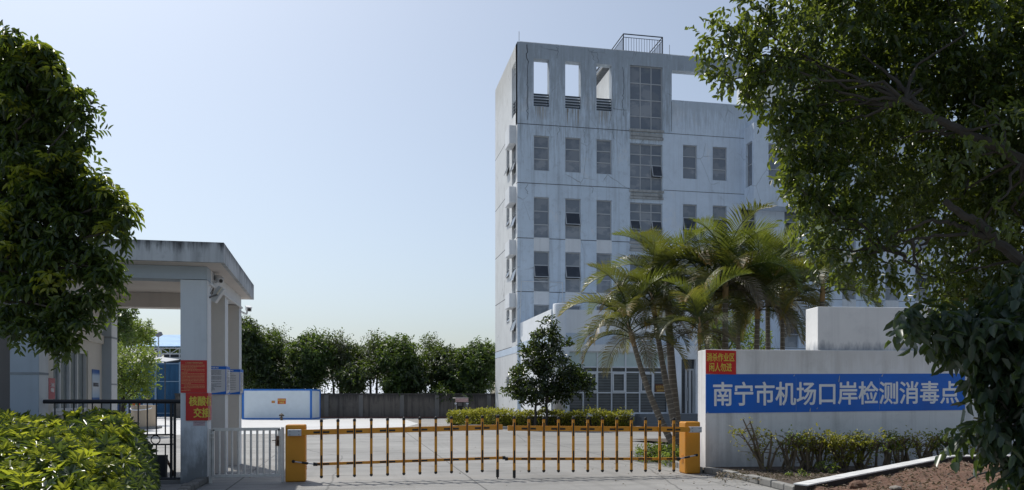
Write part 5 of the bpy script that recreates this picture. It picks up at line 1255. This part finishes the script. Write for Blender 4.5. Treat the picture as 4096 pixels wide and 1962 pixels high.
for nm, u0_, u1_, v0_, v1_, lb, rows_ in (("orange_notice", 1110, 1143, 1617, 1595, "larger orange notice on the white site cabin", ("紫外线消毒", "作业区")), ("orange_notice", 1086, 1099, 1613, 1604, "smaller orange notice on the white site cabin", ("消毒区", "闲人勿进"))):
    PLc = (PLC[0] + ci * .02, cs_, ci); p0 = PLc[0] + cs_ * cu(u0_); o = thing(nm, lb, "notice", (p0.x, p0.y, cz(v0_)))
    m = MB(); m.boxP(PLc, cu(u0_), cu(u1_), cz(v0_), cz(v1_), 0, .008); m.build("panel", plain("orange vinyl", (.58,.11,.012), .5), o)
    m = MB(); h = cz(v1_) - cz(v0_); w_ = cu(u1_) - cu(u0_)
    put_text(m, PLc, rows_[0], cu(u0_) + w_ * .06, cu(u1_) - w_ * .06, cz(v0_) + h * .55, cz(v1_) - h * .1, bold=.03); put_text(m, PLc, rows_[1], cu(u0_) + w_ * .22, cu(u1_) - w_ * .22, cz(v0_) + h * .1, cz(v0_) + h * .45, bold=.03); m.build("lettering", plain("pale yellow print", (.72,.55,.14), .5), o)
hp = at(1126, 1590, 51.5); hy = thing("fire_hydrant", "dark outdoor fire hydrant standing before the white site cabin", "hydrant", (hp.x, hp.y, 0)); m = MB()
m.lathe([(.075,0),(.075,.22),(.06,.23),(.06,.26),(.10,.28),(.10,.36),(.13,.37),(.13,.39),(.05,.42),(.03,.46)], (hp.x, hp.y, 0), 12); m.build("barrel", plain("rusty dark hydrant paint", (.1,.075,.055), .6), hy)
m = MB()
for s in (-1, 1): m.tube([(hp.x, hp.y, .31), (hp.x + s * .16, hp.y - .02, .31)], .045, 8)
m.tube([(hp.x, hp.y, .16), (hp.x - .12, hp.y, .16)], .035, 8); m.build("outlet", plain("dark valve cap", (.05,.05,.05), .5), hy)
# small red cart behind the yellow hedge
DT = 47.5; tc = at(1846, 1590, DT); ct = thing("cargo_tricycle", "small red cargo tricycle with a canopy parked behind the yellow hedge", "tricycle", (tc.x, tc.y, 0)); x, y = tc.x, tc.y
M_trd = plain("faded red cart paint", (.30,.09,.06), .55); M_trs = plain("tan tarpaulin", (.36,.24,.18), .85); wC = .38
zt_ = at(0, 1591, DT).z
m = MB(); m.box(x - .4, y + .2, .35, x + .4, y + 1.9, .62); m.box(x - .33, y - .3, .3, x + .33, y + .15, .6); m.build("body", M_trd, ct, bevel=.04)
m = MB(); m.box(x - .42, y - .35, .603, x + .42, y + .15, .68); m.ball((x - .33, y - .15, .68), .09, 8, (1.2, 1, .6)); m.build("tarpaulin", M_trs, ct, bevel=.02)
m = MB(); m.box(x - wC, y - .2, zt_ - .05, x + wC, y + 1.2, zt_); m.build("canopy", plain("faded canopy", (.42,.38,.36), .7), ct)
m = MB(); m.box(x - wC, y - .215, zt_ - .27, x + wC, y - .202, zt_ - .053); m.build("fascia", plain("faded red and white valance", (.45,.30,.29), .7, var=.4, scale=9), ct)
m = MB()
for sx in (-1, 1):
    for yy in (-.18, 1.15): m.tube([(x + sx * (wC - .03), y + yy, .55), (x + sx * (wC - .03), y + yy, zt_ - .05)], .018, 6)
m.build("posts", M_black, ct)
m = MB(); m.box(x - .2, y + .5, .62, x + .2, y + .6, 1.2); m.box(x - .22, y + .3, .62, x + .22, y + .62, .78); m.build("seat", M_black, ct)
m = MB(); m.box(x - .16, y + .497, .98, x + .1, y + .499, 1.15); m.build("seat_panel", plain("grey seat panel", (.12,.13,.14), .5), ct)
for s in (-1, 1): m = MB(); m.ball((x + s * .44 + (.06 if s < 0 else -.13), y - .3, zt_ - .36), .06, 8, (1.3, .4, .9)); m.tube([(x + s * .3, y - .25, .75), (x + s * .44 + (.06 if s < 0 else -.13), y - .29, zt_ - .36)], .01, 5); m.build("mirror", M_alu, ct)
for xx, yy in ((x, y - .45), (x - .42, y + 1.4), (x + .42, y + 1.4)):
    m = MB(); m.tube([(xx - .05, yy, .24), (xx + .05, yy, .24)], .24, 14); wl_ = m.build("wheel", M_rub, ct); m = MB(); m.tube([(xx - .055, yy, .24), (xx + .055, yy, .24)], .12, 12); m.build("rim", M_alu, wl_)
# trees beyond the wall
def far_tree(u, vtop, ru, D, kind, label, vb=1560, bare=False, n=None):
    ru *= (1.0 if bare else 1.22); o = thing("yard_tree", label, "tree", gnd(u, 1590 + 4752 / D), "trees beyond the dark wall"); vtop += 14; r = random.Random(int(u)); H = vb - vtop; cl = []
    if bare:
        for k in range(9): f = k / 8; cl.append((u + r.uniform(-.6, .6) * ru, vtop + H * (.12 + .5 * f), ru * r.uniform(.35, .5), H * .13, r.uniform(-.7, .7)))
        cl += [(u + r.uniform(-.4, .4) * ru, vtop + 22, ru * .28, 26, 0, .6), (u + r.uniform(-.7, .7) * ru, vb - 35, ru * .35, 30, .3, .35)]
    else:
        for k in range(15): f = k / 14; wv = sin(pi * min(.97, .18 + .78 * f)) ** .6; cl.append((u + r.uniform(-1, 1) * ru * .62 * wv, vtop + H * (.1 + .8 * f), ru * r.uniform(.36, .55), H * r.uniform(.1, .15), r.uniform(-.9, .9)))
        cl += [(u, vtop + 34, ru * .45, 34), (u, vtop + H * .36, ru * .82, H * .3, 0, 2.2)]
    cl = px_clumps(cl, D, .9)
    P, Dr, Nn = sprays(cl, n or (400 if bare else 1150), 7, .75 if bare else .6, .6, .35 if kind != 2 else .0, .3, .25, .9)
    leaves("crown", P, Dr, Nn, RNG.uniform(.2, .38, len(P)) * (.62 if bare else 1), RNG.uniform(.08, .14, len(P)), (M_lffar, M_lfgrn, M_lfoliv)[kind], o, DIA)
    m = MB(); b = LOC[o.name]; top = at(u, vtop + H * .35, D)
    for k in range(2 if bare else 1): limb(m, b + Vector((k * .5 - .2, k * .3, 0)), top + Vector((k * .7 - .3, 0, k * .4)), .12, .05, .06)
    for c in cl[:: 2]: limb(m, b.lerp(top, random.uniform(.45, .95)), c[0], .04, .012, .2, 5, 5)
    m.build("trunk", M_barkd, o)
far_tree(985, 1268, 62, 59, 0, "tallest dark tree, half hidden by the gatehouse's rear pillar")
far_tree(1045, 1330, 75, 60.5, 1, "dark green tree above the white cabin's left end")
far_tree(1125, 1312, 80, 62, 2, "grey green open tree above the white cabin's middle", bare=True, n=560)
far_tree(1245, 1325, 82, 60, 1, "dense dome shaped tree with yellow green top above the cabin's right end")
far_tree(1345, 1328, 62, 61, 2, "thin see through tree with grey olive leaves right of the cabin", bare=True)
far_tree(1405, 1375, 55, 62, 0, "low dark tree tucked between two thin olive trees")
far_tree(1492, 1335, 70, 61, 2, "thin see through tree with two straight bare stems", bare=True)
far_tree(1588, 1338, 85, 60, 1, "broad dense green tree near the wall's middle")
far_tree(1712, 1352, 75, 62, 2, "brownish open tree with a ragged flat crown", bare=True)
far_tree(1790, 1385, 92, 60.5, 0, "wide dark tree sloping down to the right behind the tricycle")
far_tree(1915, 1362, 80, 59.5, 1, "round bright topped tree beside the office block's edge")
far_tree(1580, 1488, 42, 58.6, 1, "small light green bush tree in front of the broad dense one", 1580, n=260)
far_tree(1770, 1548, 34, 58.2, 1, "pale green low bush peeping over the dark wall", 1590, n=160)
far_tree(1880, 1540, 40, 58.3, 0, "ragged low bush left of the office block's edge", 1590, n=150)
for u, vt, ru, k_, lb in ((1075, 1470, 60, 0, "low dark undergrowth behind the cabin's left half"), (1190, 1490, 60, 0, "low dark undergrowth behind the cabin's right half"), (1420, 1470, 70, 0, "dark undergrowth under the tucked in low tree"), (1660, 1480, 60, 0, "dark undergrowth right of the small light green bush tree"), (1850, 1490, 70, 1, "green undergrowth below the sloping dark tree")):
    far_tree(u, vt - 30, ru, 59.2, k_, lb, 1585, n=420)
# long low shed behind the trees
DS = 84; sa, sb2 = at(700, V0, DS), at(1960, V0, DS); PLh = (Vector((sa.x, sa.y, 0)), (sb2 - sa).normalized(), Vector((ST, CT, 0))); LS = (sb2 - sa).length
shd = thing("long_shed", "long low shed with pale metal roof glimpsed through the far trees", "shed", (sa.x, sa.y, 0)); m = MB(); m.boxP(PLh, 0, LS, 0, 1.4, 0, 9); m.build("wall", plain("grey shed wall", (.35,.37,.4), .8), shd)
z0_, z1_ = at(0, 1582, DS).z, at(0, 1546, DS).z; m = MB(); O_, S_, I_ = PLh; q = lambda s, d, z: O_ + S_ * s + I_ * d + Vector((0,0,z)); m.hexa([q(-.3,-.4,z0_ - .08), q(LS,-.4,z0_ - .08), q(LS,5,z1_ + .9), q(-.3,5,z1_ + .9), q(-.3,-.4,z0_), q(LS,-.4,z0_), q(LS,5,z1_ + 1), q(-.3,5,z1_ + 1)])
m.build("roof", plain("pale metal roof", (.55,.6,.66), .4, var=.08, scale=.4), shd)

# ================================================================ through the gatehouse passage
DG = 58; ga, gb = at(500, V0, DG), at(800, V0, DG); PLg = (Vector((ga.x, ga.y, 0)), (gb - ga).normalized(), Vector((ST, CT, 0)))
bg_ = thing("blue_gate", "tall blue corrugated metal gate seen through the gatehouse passage", "gate", (ga.x, ga.y, 0)); LG = (gb - ga).length; zg = at(0, 1452, DG).z
m = MB(); n = 60
for k in range(n): m.boxP(PLg, LG * k / n, LG * (k + .55) / n, .05, zg, -.04, .0); m.boxP(PLg, LG * (k + .55) / n, LG * (k + 1) / n, .05, zg - .001, -.0, .03)
M_bsheet = weathered("blue corrugated sheet", (.028,.115,.24), (.02,.06,.13), .4, .5); m.build("sheeting", M_bsheet, bg_)
m = MB()
for z in (.3, 2.6, zg - .1): m.boxP(PLg, 0, LG, z, z + .06, -.08, -.042)
for u in (621, 718): m.boxP(PLg, (u - 500) / F * DG, (u - 500) / F * DG + .14, 0, zg + .05, -.12, -.081)
m.build("rails", plain("pale blue steel", (.18,.28,.4), .5), bg_)
# truss roofed shed
DR = 66; ra, rb = at(455, V0, DR), at(830, V0, DR); PLt = (Vector((ra.x, ra.y, 0)), (rb - ra).normalized(), Vector((ST, CT, 0))); LR = (rb - ra).length; tz_ = lambda v: at(0, v, DR).z
ts = thing("truss_shed", "open shed with blue metal roof on white steel trusses beyond the blue gate", "shed", (ra.x, ra.y, 0)); O_, S_, I_ = PLt
q = lambda s, d, z: O_ + S_ * s + I_ * d + Vector((0,0,z)); m = MB(); m.hexa([q(-.2,-.5,tz_(1389)), q(LR,-.5,tz_(1389)), q(LR,10,tz_(1389) + 1.75), q(-.2,10,tz_(1389) + 1.75), q(-.2,-.5,tz_(1387)), q(LR,-.5,tz_(1387)), q(LR,10,tz_(1387) + 1.75), q(-.2,10,tz_(1387) + 1.75)]); m.build("roof", plain("sky blue roof sheet", (.14,.34,.62), .4, var=.15, scale=.6), ts)
m = MB()
for v in (1393, 1416, 1434): m.tube([q(0,0,tz_(v)), q(LR,0,tz_(v))], .06, 5)
for k in range(11):
    s0_ = LR * k / 10; m.tube([q(s0_,0,tz_(1393)), q(s0_,0,tz_(1434))], .035, 5)
    if k < 10: m.tube([q(s0_,0,tz_(1393 if k % 2 else 1416)), q(s0_ + LR / 10,0,tz_(1416 if k % 2 else 1393))], .035, 5)
for s in (.3, LR * .5, LR - .3): m.tube([q(s,0,0), q(s,0,tz_(1393))], .1, 6)
m.build("truss", plain("white steel", (.6,.62,.64), .5), ts)
m = MB(); m.boxP(PLt, 0, LR, 0, tz_(1393), 9.5, 9.7); m.build("rear_wall", plain("shed wall painted as interior shade", (.04,.05,.06), .9), ts)  # near-black sheet paints the shade inside the shed
aw = thing("sheet_awning", "grey corrugated sheet awning by the blue gate", "awning", at(620, 1500, 54)); a, b = at(588, 1440, 54), at(664, 1450, 54); m = MB(); e = Vector((ST, CT, 0)) * 2.2
m.hexa([a, b, b + e + Vector((0,0,.25)), a + e + Vector((0,0,.25)), a + Vector((0,0,.05)), b + Vector((0,0,.05)), b + e + Vector((0,0,.3)), a + e + Vector((0,0,.3))]); m.build("roof", plain("grey tin sheet", (.4,.42,.44), .5), aw)
m = MB(); [m.tube([(p.x, p.y, 0), p], .04, 6) for p in (a + (b-a)*.05, a + (b-a)*.95)]; m.build("posts", M_railb, aw)
fl = at(634, 1341, 60); fo = thing("flood_light_pole", "flood light head on a slim pole above the distant treetops", "light pole", (fl.x, fl.y, 0)); m = MB(); m.tube([(fl.x, fl.y, 0), fl], .05, 6); m.build("pole", M_alu, fo); m = MB(); m.bar(fl + Vector((-.12, 0, -.05)), fl + Vector((.22, -.1, .12)), .3, .25); m.build("lamp_head", plain("grey lamp head", (.22,.22,.24), .5), fo)
def yard_tree(lb, cl, D, mat, n, L, u):
    cl = px_clumps(cl, D, .9); o = thing("yard_tree", lb, "tree", gnd(u, 1590 + 4752 / D)); P, Dr, Nn = sprays(cl, n, 7, L * 1.8, .6, .2, .4, .3, .9)
    leaves("crown", P, Dr, Nn, RNG.uniform(.7, 1.2, len(P)) * L, RNG.uniform(.35, .5, len(P)) * L, mat, o, DIA); m = MB(); b = LOC[o.name]; t_ = Vector(cl[0][0]); limb(m, b, t_, .12, .05)
    for c in cl[1:]: limb(m, b.lerp(t_, random.uniform(.5, .95)), c[0], .035, .01)
    m.build("trunk", M_barkd, o)
yard_tree("light green tree seen through the passage below the blue shed roof", [(490,1490,70,60), (560,1440,55,45), (590,1480,35,40), (520,1550,70,45), (470,1560,60,50), (600,1420,22,20), (440,1440,60,60), (575,1540,40,30)], 31, M_lfyard, 520, .16, 490)
yard_tree("yellow green tree rising behind the passage's far pillar", [(500,1320,50,45), (540,1335,45,40), (570,1320,30,30), (480,1370,50,30), (560,1365,50,18), (585,1345,30,30)], 44, M_lfyard, 380, .2, 500)
yard_tree("dark tree hugging the far pillar under the rear beam", [(470,1270,50,45), (480,1330,35,45), (500,1245,30,22), (440,1300,60,80)], 38, M_lfgrn, 420, .2, 450)
for i, (u, ru, vt, lb) in enumerate(((625, 45, 1358, "hazy low tree behind the blue shed roof, left"), (690, 30, 1366, "pale bush top right above the blue shed roof"), (730, 28, 1362, "pale tree top just left of the front pillar"), (575, 40, 1320, "grey hazy tree behind the yellow green one"))):
    yard_tree(lb, [(u, vt + 18, ru, 18), (u + ru * .6, vt + 24, ru * .6, 14), (u - ru * .6, vt + 26, ru * .7, 14)], 80 + i, M_lfyard if i < 3 else M_lfoliv, 220, .28, u)
# counter with a seated guard
DK = 37.5; k0, k1 = at(528, V0, DK), at(604, V0, DK); kd = (k1 - k0).normalized(); kn = Vector((-kd.y, kd.x, 0)); kz = at(0, 1622, DK).z; w_ = (k1 - k0).length
ck_ = thing("reception_counter", "beige rounded counter standing in the sunny yard beyond the railing", "counter", (k0.x, k0.y, 0)); pl = []
for k in range(9): a = pi * k / 8; pl.append(Vector((k0.x, k0.y, 0)) + kd * (w_ / 2 - w_ / 2 * cos(a)) - kn * sin(a) * .45)
pl += [Vector((k1.x, k1.y, 0)) + kn * .6, Vector((k0.x, k0.y, 0)) + kn * .6]; cen = sum(pl, Vector()) / len(pl)
M_beige = weathered("sand beige counter", (.50,.40,.29), (.33,.28,.22), .2, .3); m = MB(); m.prism([(p.x, p.y) for p in pl], .12, kz - .04); m.build("body", M_beige, ck_)
m = MB(); m.prism([(c.x, c.y) for c in (cen + (p - cen) * 1.03 for p in pl)], kz - .038, kz); m.build("top", M_beige, ck_); m = MB(); m.prism([(c.x, c.y) for c in (cen + (p - cen) * 1.35 for p in pl)], .005, .118); m.build("plinth", M_kerb, ck_)
rp = MB(); rp.tube([pl[i] * 1.0 + Vector((0,0,kz - .12 - .1 * sin(pi * i / 8))) + (pl[i] - cen).normalized() * .03 for i in range(9)], .025, 5); tag(rp.build("white_rope", M_white, None, loc=pl[4]), "white rope slung round the beige counter", "rope")
o = thing("flower_pots", "two small orange pots on the beige counter's top", "pots", (cen.x, cen.y, kz)); m = MB()
for s in (-.12, .1): m.lathe([(.05, .001), (.075, .15), (.08, .17)], (cen.x + s - .1, cen.y - .3, kz), 10)
m.build("pots", plain("orange pots", (.6,.13,.02), .5), o)
def person():
    h = at(591, 1588, DK + .75); sc = .82; b = Vector((h.x, h.y, 0)); o = thing("person", "person in a pale blue shirt with dark hair behind the beige counter", "person", b); s = h.z / 1.70
    me = bpy.data.meshes.new("body"); J = {'pel': (0,0,.92,.14), 'ch': (0,.02,1.25,.15), 'nk': (0,0,1.44,.06), 'hd': (0,-.02,1.58,.095), 'hd2': (0,-.01,1.66,.075)}
    vs = [J[k] for k in ('pel','ch','nk','hd','hd2')]; ed = [(0,1),(1,2),(2,3),(3,4)]
    for sg in (-1, 1):
        n = len(vs); vs += [(sg*.17,.01,1.36,.065), (sg*.24,-.02,1.1,.045), (sg*.17,-.25,1.02,.035), (sg*.16,-.33,1.02,.028), (sg*.1,0,.84,.095), (sg*.11,-.02,.48,.065), (sg*.11,.02,.08,.045), (sg*.12,-.14,.04,.035)]
        ed += [(1,n),(n,n+1),(n+1,n+2),(n+2,n+3),(0,n+4),(n+4,n+5),(n+5,n+6),(n+6,n+7)]
        for f in range(5): vs += [(sg*(.13+.018*f), -.37, 1.02, .011), (sg*(.125+.02*f), -.41 + .01 * abs(f-2), 1.015, .008)]; q_ = len(vs); ed += [(n+3, q_-2), (q_-2, q_-1)]
    me.from_pydata([(a*s, c*s, z*s) for a, c, z, r in vs], [], ed); bo = bpy.data.objects.new("body", me); COL.objects.link(bo); bo.parent = o; LOC[bo.name] = LOC[o.name]
    md = bo.modifiers.new("skin", 'SKIN'); 
    for d, v in zip(me.skin_vertices[0].data if me.skin_vertices else [], vs): d.radius = (v[3]*s, v[3]*s)
    sub = bo.modifiers.new("sub", 'SUBSURF'); sub.levels = 1; sub.render_levels = 1
    t = NT("skin and clothes"); z = t.sep()[2]; t.fin(t.ramp(z, [(0, (.05,.05,.06)), (.05, (.06,.07,.1)), (.55 * s, (.06,.07,.1)), (.56 * s, (.45,.55,.68)), (1.0, (.45,.55,.68))]), .8)
    c = t.ramp(t.math('DIVIDE', z, 1.8 * s), [(0, (.03,.03,.03)), (.49, (.05,.06,.09)), (.5, (.45,.55,.68)), (.79, (.45,.55,.68)), (.80, (.45,.29,.2)), (1, (.45,.29,.2))]); t.put(t.b.inputs['Base Color'], c); me.materials.append(t.m)
    m = MB(); m.ball(b + Vector((0, .012, 1.665 * s)), .107 * s, 12, (1, 1.1, .8)); m.build("hair", plain("black hair", (.012,.01,.01), .6), o, smooth=True)
person()
# guardroom frontage clutter
bp = thing("folding_partition", "pale blue grey partition standing left of the beige counter", "partition", at(490, 1700, 36)); a, b = at(478, V0, 36.5), at(512, V0, 36.5); m = MB(); a.z = b.z = 0; e = Vector((ST, CT, 0)) * .1
m.hexa([a, b, b + e, a + e] + [p + Vector((0,0,1.7)) for p in (a, b, b + e, a + e)]); m.build("panel", plain("blue grey panel", (.35,.42,.55), .6), bp); m = MB(); c_ = at(469, V0, 36.3); c_.z = 0; m.box(c_.x - .12, c_.y, 0, c_.x + .08, c_.y + .1, 1.9); m.build("post", plain("navy post", (.02,.05,.13), .6), bp)
M_wood = plain("red brown wood", (.12,.06,.035), .6, var=.25, scale=4)
dk = thing("wooden_cabinet", "red brown wooden cabinet below the guardroom window", "cabinet", (-5, 16.3, 0)); y0_ = 15.6; xk0, xk1 = -5.3, on_y(450, 16.6); hk = zz(1656, xk1, 16.6)
m = MB(); m.box(xk0, y0_ + 1.0, 0, xk1, y0_ + 1.7, hk - .03); m.build("body", M_wood, dk); m = MB(); m.box(xk0, y0_ + .97, hk - .028, xk1 + .02, y0_ + 1.72, hk); m.build("top", M_wood, dk); m = MB(); m.quad((xk1 + .003, y0_ + 1.0, 0), (xk1 + .003, y0_ + 1.7, 0), (xk1 + .003, y0_ + 1.7, hk - .03), (xk1 + .003, y0_ + 1.0, hk - .03)); m.build("side", plain("light wood edge", (.32,.2,.13), .6), dk)
M_fl = leafmat("red flowers", [(.5,.05,.015), (.6,.08,.02)], .3, .6, (.7,.1,.02))
for i, (u, v, D_, lb) in enumerate(((357, 1690, 15.0, "potted red flowers below the guardroom window"), (467, 1705, 15.6, "potted red flowers at the far pillar's foot"))):
    p = at(u, v, D_); o = thing("flower_pot", lb, "potted plant", (p.x, p.y, 0)); m = MB(); m.lathe([(.1, 0), (.15, .35), (.16, .37)], (p.x, p.y, 0), 12); m.build("pot", plain("dark clay", (.12,.07,.05), .8), o)
    P, Dr, Nn = sprays([((p.x, p.y, .62), (.17, .17, .25))], 60, 4, .1, .7, .1, .4); leaves("foliage", P, Dr, Nn, .07, .03, M_lfdark, o); Pq = np.array([[p.x, p.y, p.z]]) + RNG.normal(0, .045, (26, 3)); leaves("flowers", Pq, rdir(26), unit(UP + rdir(26)), .045, .04, M_fl, o)
ab = thing("leaning_board", "black framed board leaning behind the iron railing by the front pillar", "board", gnd(640, 1930)); a, b = at(606, V0, 14.15), at(664, V0, 14.15); a.z = b.z = 0; hb_ = at(0, 1822, 14.2).z; e = Vector((ST, CT, 0)); m = MB()
m.hexa([a, b, b + e * .04, a + e * .04, a + Vector((0,0,hb_)) + e * .12, b + Vector((-.03,0,hb_)) + e * .12, b + Vector((-.03,0,hb_)) + e * .16, a + Vector((0,0,hb_)) + e * .16]); m.build("panel", M_black, ab)
m = MB(); m.bar(a + Vector((.05,0,.02)) + e * .5, a + Vector((.05,0,hb_ * .95)) + e * .17, .03); m.bar(b + Vector((-.05,0,.02)) + e * .5, b + Vector((-.08,0,hb_ * .95)) + e * .17, .03); m.build("back_legs", M_wood, ab)
# LED board in the lobby window
oL = thing("led_board", "brown board with gold arrow and characters inside the podium window", "display board", (XAu(2645), YA, zz(1570, XAu(2640), YA)))
PLe = (Vector((0, YA + .06, 0)), Vector((1,0,0)), Vector((0,1,0))); m = MB(); m.boxP(PLe, XAu(2622), XAu(2668), zz(1570, XAu(2640), YA), zz(1537, XAu(2640), YA), 0, .03); m.build("panel", plain("brown display panel", (.10,.032,.015), .5), oL)
m = MB(); put_text(m, PLe, "接货停车区", XAu(2624.5), XAu(2662), zz(1556, XAu(2640), YA), zz(1542, XAu(2640), YA), bold=.03)
xa, xb = XAu(2625), XAu(2662); zm, hh = zz(1563, XAu(2640), YA), .055; y_ = YA + .057
m.add([(xa, y_, zm - hh), (xb - .1, y_, zm - hh), (xb, y_, zm), (xb - .1, y_, zm + hh), (xa, y_, zm + hh), (xa + .07, y_, zm)], [(0,1,2,5), (5,2,3,4)]); m.build("lettering", plain("gold display print", (.45,.26,.05), .5), oL)
# green trees between the palms, beside the podium
yard_tree("bright leafy tree between the palm trunks behind the sign wall", [(2880,1330,70,60), (2860,1260,50,50), (2960,1300,60,60), (2900,1400,80,50), (3020,1380,60,50)], 27, M_lfyard, 520, .12, 2890)
